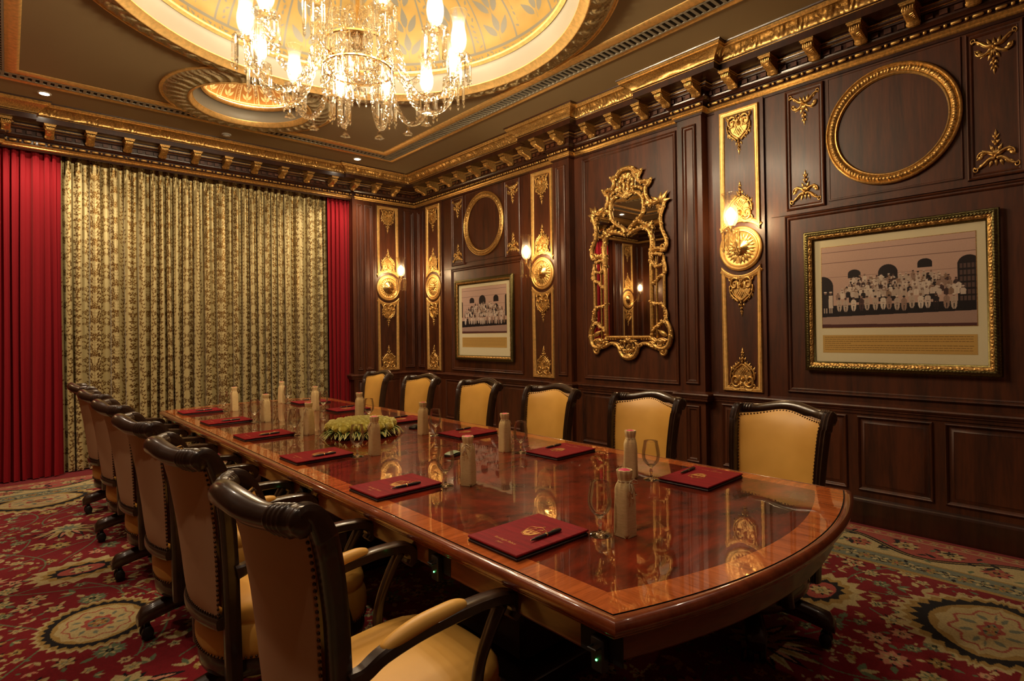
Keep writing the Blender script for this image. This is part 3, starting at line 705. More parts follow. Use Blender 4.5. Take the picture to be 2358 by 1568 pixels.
def medallion(name, cx, cy, ro, rp, ri, rg, rim, zt, n, npat, drop, dome_r, dome_h, nsec, big):
    tr = MB(); ring(tr, [(ro, ZC + .01), (ro, ZC - 0.012), (ro - 0.012, ZC - 0.016), (ro - 0.018, ZC - 0.008), (ro - 0.03, ZC - 0.010)], cx, cy, n)
    ring(tr, [(rp, ZC - drop), (rp - 0.006, ZC - drop - 0.010), (rp - 0.014, ZC - drop - 0.010), (rp - 0.020, ZC - drop - 0.006), (ri + 0.006, ZC - drop + 0.030), (ri + 0.001, ZC - drop + 0.030), (ri, ZC - drop + 0.036)], cx, cy, n)
    tr = tr.build(name, M['gold_bright'], angle=60); tag(tr, kind='structure')
    b = MB(); k = 13; ring(b, [(ro - 0.03 + (rp - ro + 0.03) * t, ZC - 0.010 - (drop - 0.012) * t - 0.006 * math.sin(PI * t)) for t in np.linspace(0, 1, k)], cx, cy, npat * 14, wave(npat, 0.020))
    b.build('relief_band', M['gold_silver'], tr, angle=180)
    cvp = MB(); ring(cvp, [(ri, ZC - drop + .034), (ri + 0.006, ZC - drop + 0.040)] + [(ri + 0.006 - (ri + 0.006 - rg) * (1 - math.cos(t * PI / 2)), ZC - drop + 0.042 + (zt - ZC + drop - 0.042) * math.sin(t * PI / 2)) for t in np.linspace(0, 1, 10)], cx, cy, n)
    cvp.build('white_cove', M['cove_white'], tr, angle=180)
    rm = MB(); ring(rm, [(rg + .004, zt), (rg - 0.006, zt - 0.008), (rg - 0.014, zt - 0.002), (rg - 0.02, zt + 0.002), (rim + 0.008, zt + 0.006), (rim, zt + 0.012), (rim, zt + 0.024), (rim + 0.012, zt + 0.03), (dome_r + 0.03, zt + 0.03)], cx, cy, n)
    rm.build('gilded_rim', M['gold_bright'], tr, angle=60)
    ls = MB(); ring(ls, [(rim + 0.03, zt + 0.032), (rim + 0.03, zt + 0.04), (rim + 0.045, zt + 0.04), (rim + 0.045, zt + 0.032)], cx, cy, n)
    ls.build('cove_light_strip', M['strip' if big else 'strip_small'], tr, False)
    # dome, stencilled
    nu = 2000 if big else 640; nv = 420 if big else 130
    bgc = S(142, 114, 58) if big else S(180, 122, 62); lf = S(102, 98, 86) if big else S(240, 218, 166)
    Ls = 2 * PI * dome_r; cn = Canvas(0, Ls, 0, 1.0, Ls / nu, bgc) 
    cn = Canvas.__new__(Canvas); cn.nx, cn.ny = nu, nv; cn.x = np.arange(nu) * Ls / nu; H = 1.7 if big else 0.5; cn.y = np.linspace(0, H, nv); cn.x0 = cn.y0 = 0; cn.dx = cn.x[1]; cn.dy = cn.y[1]; cn.a = np.zeros((nu, nv, 3)); cn.a[:] = bgc
    rs = np.random.RandomState(3); q = rs.rand(nu // 20 + 2, nv // 20 + 2)
    ii = np.arange(nu) / 20; jj = np.arange(nv) / 20; i0 = ii.astype(int); j0 = jj.astype(int); fi = (ii - i0)[:, None]; fj = (jj - j0)[None, :]
    nzs = q[i0][:, j0] * (1 - fi) * (1 - fj) + q[i0 + 1][:, j0] * fi * (1 - fj) + q[i0][:, j0 + 1] * (1 - fi) * fj + q[i0 + 1][:, j0 + 1] * fi * fj
    cn.a *= (0.8 + 0.35 * nzs)[..., None]
    sw = Ls / nsec; k_ = 1.0 if big else 0.36
    cn.poly([(0, 0.015 * k_), (Ls, 0.015 * k_), (Ls, 0.03 * k_), (0, 0.03 * k_)], lf); cn.poly([(0, 0.13 * k_), (Ls, 0.13 * k_), (Ls, 0.165 * k_), (0, 0.165 * k_)], lf)
    rr = random.Random(2)
    for t in np.arange(0, Ls, 0.05 * k_):
        cn.leaf(t, 0.08 * k_ + 0.02 * k_ * math.sin(t * 40), 0.05 * k_, 0.018 * k_, rr.uniform(-1.2, 1.2), lf); cn.leaf(t + .02 * k_, 0.06 * k_, 0.05 * k_, 0.014 * k_, rr.uniform(1, 2.2), lf)
    for s_ in range(nsec):
        x0 = s_ * sw; bw = sw * 0.13
        for e in (-bw, bw * 0.8):
            cn.poly([(x0 + e, 0.165 * k_), (x0 + e + bw * 0.28, 0.165 * k_), (x0 + e + bw * 0.28, H), (x0 + e, H)], lf)
        for y in np.arange(0.2 * k_, H, 0.055 * k_): cn.leaf(x0, y, 0.05 * k_, 0.02 * k_, rr.uniform(0.4, 2.7), lf)
        xm = x0 + sw / 2; y = 0.25 * k_
        while y < H - 0.1 * k_:
            g = 1.0; sc_ = k_
            cn.stroke([(xm, y - 0.04 * sc_), (xm, y + 0.2 * sc_)], 0.008 * sc_, lf)
            cn.leaf(xm, y + 0.05 * sc_, 0.19 * sc_, 0.07 * sc_, PI / 2, lf)
            for sg in (-1, 1):
                cn.leaf(xm + sg * 0.025 * sc_, y + 0.01 * sc_, 0.20 * sc_, 0.068 * sc_, PI / 2 - sg * 0.62, lf); 
            y += 0.235 * sc_
    th = np.arange(nu) * 2 * PI / nu; v = np.linspace(0, PI / 2, nv)
    P = np.zeros((nu, nv, 3)); P[..., 0] = cx + dome_r * np.cos(th)[:, None] * np.cos(v); P[..., 1] = cy + dome_r * np.sin(th)[:, None] * np.cos(v); P[..., 2] = zt + 0.03 + dome_h * np.sin(v)
    big_grid('painted_dome', P, M['dome'], cn.a, tr, cu=True)
    return tr
M['dome'] = vcol('gilded_dome_stencil', 0.45, 0.4, 0.15, 0, 0.15, 40)
medallion('trim_4', CX, CY, 1.805, 1.60, 1.525, 1.49, 1.455, 3.875, 240, 76, 0.062, 1.55, 0.75, 20, True)
s1 = medallion('trim_5', 1.83, SY, 0.79, 0.56, 0.515, 0.455, 0.43, 3.85, 120, 40, 0.038, 0.50, 0.26, 16, False)
s2 = copy_tree(s1); s2.name = 'trim_6'; s2.location = (0, SY2 - SY, 0)
# ceiling gold frame and slot vents
VX0, VX1, VY0, VY1 = 3.66 - 3.87, 3.87, 0.42, 6.72
mb = MB()
lp = rect(VX0, VX1, VY0, VY1)
def zflip(mb):  # plan sweep: (u,v,w)->(x,y,ZC-w)
    mb.v = [np.c_[V[:, 0], V[:, 1], ZC - V[:, 2]] for V in mb.v]; return mb
frame_sweep(mb, lp, [(0, 0), (0.004, 0.010), (0.02, 0.012), (0.03, 0.006), (0.05, 0.006), (0.055, 0.001), (0.06, 0.0)])
frame_sweep(mb, rect(VX0 + 0.20, VX1 - 0.20, VY0 + 0.20, VY1 - 0.20), [(0, -0.002), (0, 0.010), (0.01, 0.014), (0.03, 0.016), (0.07, 0.018), (0.09, 0.010), (0.095, 0.002)])
o = zflip(mb).build('trim_7', M['gold_bright']); tag(o, kind='structure')
def vent(label, x0, x1, y0, y1, along):
    t = empty('ceiling_vent', ((x0 + x1) / 2, (y0 + y1) / 2, ZC), 0, label, 'air vent', 'slotted vents around the ceiling')
    cx, cyy = (x0 + x1) / 2, (y0 + y1) / 2; b = MB(); b.box(x0 - cx, x1 - cx, y0 - cyy, y1 - cyy, -0.003, -0.001); b.build('slot_shade_sheet', M['dark'], t, False)  # flat black sheet paints in the shade behind the slots
    s_ = MB(); p = 0.0523
    if along == 'y':
        for y in np.arange(y0 + 0.01, y1, p): s_.box(x0 - cx, x1 - cx, y - cyy, y - cyy + 0.024, -0.014, -0.002)
        for x in (x0, x1 - 0.015): s_.box(x - cx, x - cx + 0.015, y0 - cyy, y1 - cyy, -0.015, -0.002)
    else:
        for x in np.arange(x0 + 0.01, x1, p): s_.box(x - cx, x - cx + 0.024, y0 - cyy, y1 - cyy, -0.014, -0.002)
        for y in (y0, y1 - 0.022): s_.box(x0 - cx, x1 - cx, y - cyy, y - cyy + 0.022, -0.015, -0.002)
    s_.build('grille', M['vent'], t, False)
vent('long slotted vent in the ceiling edge above the picture wall', VX1 - 0.20, VX1 - 0.06, VY0 + 0.2, VY1 - 0.06, 'y')
vent('long slotted vent in the ceiling edge above the curtains', VX0 + 0.06, VX1 - 0.20, VY1 - 0.20, VY1 - 0.08, 'x')
vent('slotted vent in the ceiling edge at the top left corner', VX0 + 0.06, VX0 + 0.2, VY0 + 0.2, VY1 - 0.20, 'y')
# ceiling downlights, smoke detector
for i, (x, y) in enumerate(DOWN):
    t = empty('downlight', (x, y, ZC), 0, ['bright recessed downlight in the ceiling near the far corner, above the right red curtain', 'bright recessed downlight in the ceiling above the left red curtain'][i], 'downlight')
    b = MB(); b.lathe([(0.038, -0.002), (0.040, -0.007), (0.052, -0.006), (0.056, 0.0)], 24); b.build('trim_ring', M['white_plastic'], t)
    b = MB(); b.lathe([(0.0001, -0.003), (0.038, -0.003)], 24); b.build('lens', M['downlight'], t)
t = empty('smoke_detector', (1.884, 6.99, ZC), 0, 'small white smoke detector on the ceiling above the patterned curtain', 'smoke detector')
b = MB(); b.lathe([(0.05, 0), (0.05, -0.01), (0.04, -0.014), (0.038, -0.02), (0.0001, -0.028)], 20); b.build('housing', M['white_plastic'], t)
b = MB(); b.lathe([(0.042, -0.0125), (0.043, -0.0165), (0.040, -0.0175)], 20); b.build('vent_slot', M['black'], t)
# ---------------- curtains ----------------
def fold_curve(n, folds, amp, seed, sharp=1.0):
    rs = random.Random(seed); u = np.linspace(0, 1, n); ph = np.cumsum(1 + 0.35 * np.sin(u * 17 + seed) + 0.2 * np.sin(u * 43)); ph = ph / ph[-1] * folds * 2 * PI
    return u, ph
def curtain(name, x0, x1, y, z0, z1, folds, amp, mtl, seed, pattern, label, nu, nz_):
    u, ph = fold_curve(nu, folds, amp, seed); z = np.linspace(z0, z1, nz_); v = (z - z0) / (z1 - z0)
    a1 = np.sin(ph)[:, None]; wob = 0.35 * np.sin(ph[:, None] * 0.5 + 2.2 * v[None, :] + seed)
    top = np.clip((v - 0.94) / 0.06, 0, 1)[None, :]
    A = amp * (0.85 + wob * 0.35 * (1 - v[None, :])) * (1 - 0.35 * v[None, :])
    dy = A * (np.tanh(a1 * 1.6) * 0.9 + 0.18 * np.sin(3 * ph)[:, None] * (1 - v[None, :]) + 0.25 * np.sin(ph * 2 + 1)[:, None])
    dx = -0.35 * A * np.sin(2 * ph)[:, None] + 0.012 * np.sin(ph[:, None] * 0.23 + 3 * v[None, :]) * (1 - v[None, :])
    pinch = np.exp(-((np.sin(ph / 1.0)[:, None] - 1) / 0.12) ** 2) * top
    dy = dy * (1 - 0.3 * top) + amp * 0.5 * pinch
    P = np.zeros((nu, nz_, 3)); P[..., 0] = x0 + (x1 - x0) * u[:, None] + dx; P[..., 1] = y - dy; P[..., 2] = z[None, :]
    colr = None
    if pattern:
        seg = np.hypot(np.diff(P[:, nz_ // 2, 0]), np.diff(P[:, nz_ // 2, 1])); arc = np.r_[0, np.cumsum(seg)]
        tw, th_ = 0.30, 0.46; res = 0.0025; UV = 0.88; bg = S(206, 188, 132); fg = S(122, 88, 36)
        c = Canvas(-tw / 2, tw / 2, 0, th_, res, bg)
        for oy in (-th_, 0, th_):
            for sx in (-1, 1):
                for k in range(16):
                    y0 = 0.012 + k * 0.0285; aa = 0.95 - 1.1 * abs(math.sin(k * 1.3)); ln = 0.030 + 0.030 * abs(math.cos(k * 0.9)); an = aa if sx > 0 else PI - aa
                    c.stroke([(sx * 0.004, oy + y0), (sx * (0.004 + ln * 0.8 * math.cos(aa)), oy + y0 + ln * 0.8 * math.sin(aa))], 0.003, fg)
                    for q, off in ((0.35, 0.9), (0.65, -0.9), (0.85, 0.3)): c.leaf(sx * (0.004 + q * ln * math.cos(aa)), oy + y0 + q * ln * math.sin(aa), 0.029, 0.0135, an + sx * off, fg)
                for k in range(12):
                    y0 = 0.02 + k * 0.038; xo = 0.115 + 0.014 * math.sin(k * 1.1); c.leaf(sx * xo, oy + y0, 0.030, 0.012, PI / 2 + sx * 0.8, fg); c.leaf(sx * xo, oy + y0 + .01, 0.028, 0.012, PI / 2 - sx * 0.9, fg)
                    if k % 3 == 0: c_flower(c, sx * 0.135, oy + y0, 0.017, k, fg, bg, fg, 5)
                c.stroke([(sx * (0.115 + 0.014 * math.sin(q * 12 * 1.1)), oy + 0.0 + q * 0.46) for q in np.linspace(0, 1, 24)], 0.003, fg)
            for y0 in (0.05, 0.2, 0.35): c_flower(c, 0, oy + y0, 0.032, 0.5, fg, bg, fg, 6)
            c.stroke([(0, oy), (0, oy + 0.46)], 0.004, fg)
        arc = arc * UV; z_u = z * UV; A_ = ((arc[:, None] % tw) / tw * (c.nx - 1)).astype(int); col_ = (arc // tw).astype(int)[:, None]
        Z_ = (((z_u[None, :] + (col_ % 2) * th_ / 2) % th_) / th_ * (c.ny - 1)).astype(int); A_ = np.broadcast_to(A_, Z_.shape)
        colr = c.a[A_, Z_]; msk = (np.abs(colr - np.array(bg)).sum(-1) > 0.01).astype(float)
        colr = np.concatenate([colr, msk[..., None]], -1)
    o = big_grid(name, P, mtl, colr)
    return tag(o, label, 'curtain')
m = vcol('damask_silk', 0.42, 0.5, 0, 0.2); b = m.node_tree.nodes['Principled BSDF']; a = [n for n in m.node_tree.nodes if n.type == 'VERTEX_COLOR'][0]
ml = N(m, 'ShaderNodeMath', _operation='MULTIPLY'); ml.operation = 'MULTIPLY_ADD'; ml.inputs[1].default_value = 0.50; ml.inputs[2].default_value = 0.32; L(m, a, 'Alpha', ml, 0); L(m, ml, 0, b, 'Metallic')
M['damask'] = m
m = mat('red_velvet', S(132, 10, 22), 0.75, 0, 0, 0.2, sheen=0.3); b = m.node_tree.nodes['Principled BSDF']; b.inputs['Sheen Tint'].default_value = (0.9, 0.2, 0.2, 1)
mp = coords(m, (40, 40, 6)); n = N(m, 'ShaderNodeTexNoise', Scale=3.0, Detail=4.0); L(m, mp, 0, n, 'Vector'); bu = N(m, 'ShaderNodeBump', Strength=0.25, Distance=0.004); L(m, n, 0, bu, 'Height'); L(m, bu, 0, b, 'Normal')
M['velvet'] = m
curtain('curtain', 0.40, 3.38, 7.73, 0.012, 3.40, 26, 0.062, M['damask'], 2, True, 'wide pleated gold and cream damask curtain covering the middle of the window', 1900, 760)
curtain("curtain", -0.36, 0.43, 7.60, 0.010, 3.40, 10, 0.040, M['velvet'], 5, False, 'red pleated velvet curtain at the far left of the window', 300, 60)
curtain("curtain", 3.34, 3.72, 7.60, 0.010, 3.40, 6, 0.038, M['velvet'], 8, False, 'red pleated velvet curtain at the right of the window beside the wood panelling', 160, 60)
# ---------------- carved ornaments, gilded frames ----------------
def spiral(cx, cy, r0, r1, a0, turns, n=26):
    t = np.linspace(0, 1, n); r = r0 + (r1 - r0) * t; a = a0 + turns * 2 * PI * t
    return np.c_[cx + r * np.cos(a), cy + r * np.sin(a), np.zeros(n)]
def bez(*p, n=14):
    p = [np.array(q, float) for q in p]; t = np.linspace(0, 1, n)[:, None]
    if len(p) == 3: q = (1 - t) ** 2 * p[0] + 2 * t * (1 - t) * p[1] + t * t * p[2]
    else: q = (1 - t) ** 3 * p[0] + 3 * t * (1 - t) ** 2 * p[1] + 3 * t * t * (1 - t) * p[2] + t ** 3 * p[3]
    return np.c_[q, np.zeros(n)]
def tap(n, a, b, mid=None):
    t = np.linspace(0, 1, n)
    return a + (b - a) * t if mid is None else np.where(t < .5, a + (mid - a) * 2 * t, mid + (b - mid) * (2 * t - 1))
def lobe(mb, x, y, ang, l, wd, h, z=0.0):   # a carved leaf: ridge in the middle
    t = np.linspace(0, 1, 7); s_ = np.sin(PI * np.clip(t, 0.04, 0.97) ** 0.75)
    G = np.zeros((7, 5, 3)); c_, q_ = math.cos(ang), math.sin(ang)
    for j, (k, hh) in enumerate([(-1, 0), (-0.5, 0.75), (0, 0.45), (0.5, 0.75), (1, 0)]):
        X = t * l; Y = k * wd / 2 * s_
        G[:, j, 0] = x + X * c_ - Y * q_; G[:, j, 1] = y + X * q_ + Y * c_; G[:, j, 2] = z + hh * h * s_
    mb.grid(G)
def both_sides(mb, f):
    a = MB(); f(a); mb.join(a); b = MB(); b.join(a, np.diag([-1, 1, 1, 1])); mb.join(b)
def orn_shield():      # pendant cartouche: scrolled shield with lattice and drops; about 1 wide, top at 0.5
    mb = MB()
    def half(m):
        def tb(p, r, n=7): p = np.array(p); p[:, 2] += 0.03; m.tube(p, r if not np.isscalar(r) else r, n)
        p = spiral(0.27, 0.26, 0.19, 0.03, 2.6, -1.35); tb(p, tap(len(p), 0.045, 0.02))
        p = bez((0.42, 0.42), (0.5, 0.5), (0.52, 0.38), (0.44, 0.35)); tb(p, tap(len(p), 0.015, 0.03))
        p = bez((0.46, 0.22), (0.52, -0.05), (0.3, -0.12), (0.1, -0.26)); tb(p, tap(len(p), 0.025, 0.035))
        p = bez((0.36, 0.12), (0.38, -0.02), (0.22, -0.1), (0.0, -0.22)); tb(p, 0.022)
        p = bez((0.30, -0.05), (0.42, -0.1), (0.36, -0.2), (0.30, -0.14)); tb(p, tap(len(p), 0.03, 0.012))
        p = bez((0.0, 0.3), (0.12, 0.42), (0.1, 0.46), (0.02, 0.44)); tb(p, 0.022)
        for k in range(5): lobe(m, 0.05 + 0.02 * k, 0.12 + .01 * k, 0.2 + k * 0.3, 0.2, 0.07, 0.05)
        lobe(m, 0.38, 0.1, -0.6, 0.16, 0.09, 0.05); lobe(m, 0.40, 0.0, -1.1, 0.16, 0.08, 0.05); lobe(m, 0.2, -0.12, -0.9, 0.17, 0.07, 0.05); lobe(m, 0.08, -0.3, -1.2, 0.12, 0.06, 0.04)
        lobe(m, 0.42, 0.38, 0.9, 0.14, 0.06, 0.04)
        for k in range(4): m.tube([(0.02 + 0.06 * k, -0.13 + .03 * k, .02), (0.02 + 0.06 * k - 0.12, 0.02 + .03 * k, .02)], 0.009, 5)
        lobe(m, 0.0, -0.40, -0.9, 0.1, 0.05, 0.04); lobe(m, 0.0, -0.5, -0.7, 0.09, 0.045, 0.04)
    both_sides(mb, half)
    mb.ball((0, 0.22, 0.03), 0.075, 10, 6); mb.ball((0, -0.28, 0.03), 0.045); mb.ball((0, -0.36, 0.03), 0.035); mb.ball((0, -0.46, 0.03), 0.04); mb.ball((0, -0.54, 0.02), 0.022)
    lobe(mb, 0, -0.50, -PI / 2, 0.18, 0.07, 0.04); lobe(mb, 0, -0.3, -PI / 2, 0.15, 0.08, 0.05)
    # backing plate
    pts = [(-0.4, 0.35), (-0.1, 0.42), (0.1, 0.42), (0.4, 0.35), (0.44, 0.15), (0.36, -0.05), (0.08, -0.25), (-0.08, -0.25), (-0.36, -0.05), (-0.44, 0.15)]
    mb.add([(x * .93, y * .93, 0.012) for x, y in pts], [list(range(10))])
    return mb
def orn_wing():       # winged acanthus with drop, top at 0.5
    mb = MB()
    def half(m):
        p = bez((0.02, 0.2), (0.25, 0.1), (0.35, 0.5), (0.55, 0.36), n=16); p[:, 2] += .03; m.tube(p, tap(16, 0.05, 0.02))
        p = spiral(0.50, 0.42, 0.08, 0.02, -1.2, 1.1, 14); p[:, 2] += .03; m.tube(p, 0.018, 6)
        p = bez((0.04, 0.1), (0.3, -0.1), (0.48, 0.0), (0.46, 0.14), n=14); p[:, 2] += .03; m.tube(p, tap(14, 0.04, 0.018))
        for k, (x, y, a, l) in enumerate([(0.1, 0.22, 1.2, 0.2), (0.2, 0.22, 0.9, 0.2), (0.3, 0.28, 0.6, 0.2), (0.14, 0.05, -0.5, 0.24), (0.24, 0.03, 0.1, 0.24), (0.06, 0.15, 0.4, 0.3), (0.05, 0.0, -1.0, 0.2), (0.32, 0.08, 0.5, 0.2)]): lobe(m, x, y, a, l, 0.09, 0.06)
        lobe(m, 0.01, -0.18, -0.8, 0.15, 0.06, 0.05); lobe(m, 0.01, -0.32, -0.9, 0.14, 0.06, 0.05); lobe(m, 0.0, -0.25, 0.2, 0.1, 0.05, 0.04)
    both_sides(mb, half)
    for k in range(7):
        a = -PI / 2 + (k - 3) * 0.42; lobe(mb, 0, 0.12, a, 0.2, 0.07, 0.07, 0.01)
    mb.ball((0, 0.14, 0.05), 0.05); mb.ball((0, -0.16, 0.03), 0.04); mb.ball((0, -0.3, 0.03), 0.035); lobe(mb, 0, -0.36, -PI / 2, 0.2, 0.07, 0.05); lobe(mb, 0, 0.2, PI / 2, 0.2, 0.08, 0.06)
    return mb
def orn_crest():      # rising cartouche with pointed finial; bottom at -0.5
    a = orn_shield(); b = MB(); b.join(a, np.diag([1, -1, 1, 1]))
    b2 = MB(); b2.join(b, np.diag([1, 1, 1, 1]))
    def half(m):
        p = bez((0.22, 0.02), (0.30, 0.1), (0.16, 0.18), (0.2, 0.3), n=12); p[:, 2] += .03; m.tube(p, tap(12, 0.02, 0.01), 6)
        p = bez((0.1, -0.5), (0.3, -0.56), (0.48, -0.5), (0.5, -0.38), n=12); p[:, 2] += .03; m.tube(p, tap(12, 0.03, 0.015), 6)
        for k in range(5): lobe(m, 0, -0.42, PI / 2 - 0.3 * k, 0.2, 0.06, 0.06)
    both_sides(b2, half); return b2
ORN = {}
for k, f, wd, ht, m_ in [('shield', orn_shield, 0.215, 0.30, 'gold'), ('crest', orn_crest, 0.225, 0.30, 'gold'), ('wing', orn_wing, 0.20, 0.25, 'gold'), ('wingup', orn_wing, 0.20, 0.25, 'gold')]:
    a = f(); s_ = MB(); s_.join(a, np.diag([wd, ht * (-1 if k == 'wingup' else 1), 0.30, 1])); ORN[k] = s_.mesh('carved_ornament', M[m_], angle=180)
def place(me, name, Mw, u, v, w_=0.0, parent=None, scale=(1, 1, 1), rot=0):
    o = bpy.data.objects.new(name, me); COL.objects.link(o)
    o.matrix_world = Mw @ Matrix.Translation((u, v, w_)) @ Matrix.Rotation(rot, 4, 'Z') @ Matrix.Diagonal((*scale, 1))
    if parent is not None:
        o.matrix_world = o.matrix_world; mw = o.matrix_world.copy(); o.parent = parent; o.matrix_parent_inverse = Matrix(); o.matrix_basis = parent.matrix_world.inverted() @ mw
    return o
GPROF = [(0, 0), (0.001, 0.014), (0.006, 0.018), (0.011, 0.017), (0.013, 0.012), (0.018, 0.012), (0.020, 0.017), (0.030, 0.015), (0.032, 0.010), (0.038, 0.009), (0.040, 0.012), (0.045, 0.008), (0.048, 0.0)]
hw, v0, v1, vc, ra = 0.174, 0.905, 3.322, 2.122, 0.225
def arc_pts(cx, cyy, r, a0, a1, n): return [(cx + r * math.cos(a), cyy + r * math.sin(a)) for a in np.linspace(a0, a1, n)]
da = math.asin(min(1, hw / ra)) if hw < ra else PI / 2
up = [(hw, vc + ra * math.cos(da)), (hw, v1), (-hw, v1), (-hw, vc + ra * math.cos(da))] + arc_pts(0, vc, ra, PI / 2 + da, PI / 2 - da, 18)[1:-1]
lo = [(-hw, vc - ra * math.cos(da)), (-hw, v0), (hw, v0), (hw, vc - ra * math.cos(da))] + arc_pts(0, vc, ra, -PI / 2 + da, -PI / 2 - da, 18)[1:-1]
mb = MB(); frame_sweep(mb, up, GPROF); UP_ME = mb.mesh('upper_frame', M['gold_bright'], angle=50)
mb = MB(); frame_sweep(mb, lo, GPROF); LO_ME = mb.mesh('lower_frame', M['gold_bright'], angle=50)
mb = MB()
mb.lathe([(0.188, 0.0), (0.190, 0.010), (0.184, 0.018), (0.174, 0.020), (0.168, 0.012), (0.160, 0.012), (0.156, 0.020), (0.148, 0.021), (0.142, 0.008), (0.138, 0.006), (0.0001, 0.006)], 56, (0, vc, 0))
RO_ME = mb.mesh('roundel', M['gold_bright'], angle=50)
mb = MB()
for k in range(12):
    a = 2 * PI * k / 12; lobe(mb, 0.035 * math.cos(a), 0.035 * math.sin(a), a, 0.10, 0.045, 0.016, 0.006); lobe(mb, 0.07 * math.cos(a + .26), 0.07 * math.sin(a + .26), a + .26, 0.066, 0.03, 0.012, 0.006)
for k in range(8): a = 2 * PI * k / 8; lobe(mb, 0, 0, a, 0.055, 0.03, 0.022, 0.014)
mb.ball((0, 0, 0.02), 0.02, sc3=(1, 1, .8)); RS_ME = mb.xf(np.array([[1, 0, 0, 0], [0, 1, 0, vc], [0, 0, 1, 0], [0, 0, 0, 1]])).mesh('rosette', M['gold'], angle=180)
def strip(Mw, u, w_, label):
    t = empty('gilded_panel', (0, 0, 0), 0, label, 'wall panel', 'gilded pilaster panels'); t.matrix_world = Mw @ Matrix.Translation((u, 0, w_))
    bpy.context.view_layer.update()
    for me, n in ((UP_ME, 'upper_frame'), (LO_ME, 'lower_frame'), (RO_ME, 'roundel'), (RS_ME, 'rosette')):
        o = bpy.data.objects.new(n, me); COL.objects.link(o); o.parent = t
    for kind, v in (('shield', 3.13), ('crest', 2.50), ('shield', 1.745), ('crest', 1.075)):
        o = bpy.data.objects.new('carved_ornament', ORN[kind]); COL.objects.link(o); o.parent = t; o.location = (0, v, 0.002)
    return t
strip(WR, 2.308, 0.022, 'tall gilded wall panel between the mirror and the large framed photograph')
strip(WR, 4.703, 0.022, 'tall gilded wall panel with sconce to the left of the ornate mirror')
strip(WR, 6.973, 0.022, 'tall gilded wall panel without a sconce, right next to the room corner')
strip(WB, 4.213, 0.012, 'tall gilded wall panel with sconce beside the right red curtain')
strip(WB, 3.56 - 4.213, 0.012, 'tall gilded wall panel with sconce seen only in the mirror reflection')
# side panel ornaments + ovals
for cu, far in ((1.206, 0), (5.806, 1)):
    where = 'far' if far else 'near'
    pic = 'small-looking distant framed photograph' if far else 'large near framed photograph'
    for du, sd in ((0.575, 'left'), (-0.575, 'right')):
        for kind, v, nm in (('wing', 3.17, 'upper hanging'), ('wingup', 2.545, 'lower upright')):
            o = bpy.data.objects.new('carved_ornament', ORN[kind]); COL.objects.link(o); o.matrix_world = WR @ Matrix.Translation((cu + du, v, 0.006))
            tag(o, f'{nm} gold acanthus carving in the side panel {sd} of the {where} oval', 'wall ornament', 'gold acanthus carvings on the side panels')
    n = 220; P1 = []
    t = empty('oval_molding', (0, 0, 0), 0, f'round gold carved molding above the {pic}', 'wall molding'); t.matrix_world = WR @ Matrix.Translation((cu, 2.875, 0.013))
    def orng(prof, n=96, disp=None):
        m_ = MB(); G = np.zeros((n, len(prof), 3))
        for i in range(n):
            th = 2 * PI * i / n
            for j, (r, h) in enumerate(prof):
                hh = h + (disp(th, j / (len(prof) - 1)) if disp else 0)
                G[i, j] = (r * math.cos(th) * 0.985, r * math.sin(th), hh)
        return m_.grid(G, cu=True)
    orng([(0.422, 0.0), (0.424, 0.012), (0.419, 0.020), (0.412, 0.022), (0.408, 0.014), (0.404, 0.012)]).build('outer_rim', M['gold'], t, angle=50)
    def lv(th, v):
        u = (th / (2 * PI) * 36) % 1.0; k = (u - 0.5)
        return math.sin(PI * v) * (0.003 + 0.009 * abs(math.sin((u * 3 + abs(v - 0.5) * 1.4) * PI)) * (0.5 + 0.5 * math.cos(2 * PI * u)) + 0.004 * math.exp(-(k / 0.1) ** 2))
    orng([(0.404 - 0.044 * q, 0.012 + 0.006 * math.sin(PI * q)) for q in np.linspace(0, 1, 9)], 900, lv).build('carved_band', M['gold_dark'], t, angle=180)
    orng([(0.360, 0.012), (0.356, 0.016), (0.350, 0.016), (0.346, 0.008), (0.342, 0.0)]).build('inner_rim', M['gold'], t, angle=50)
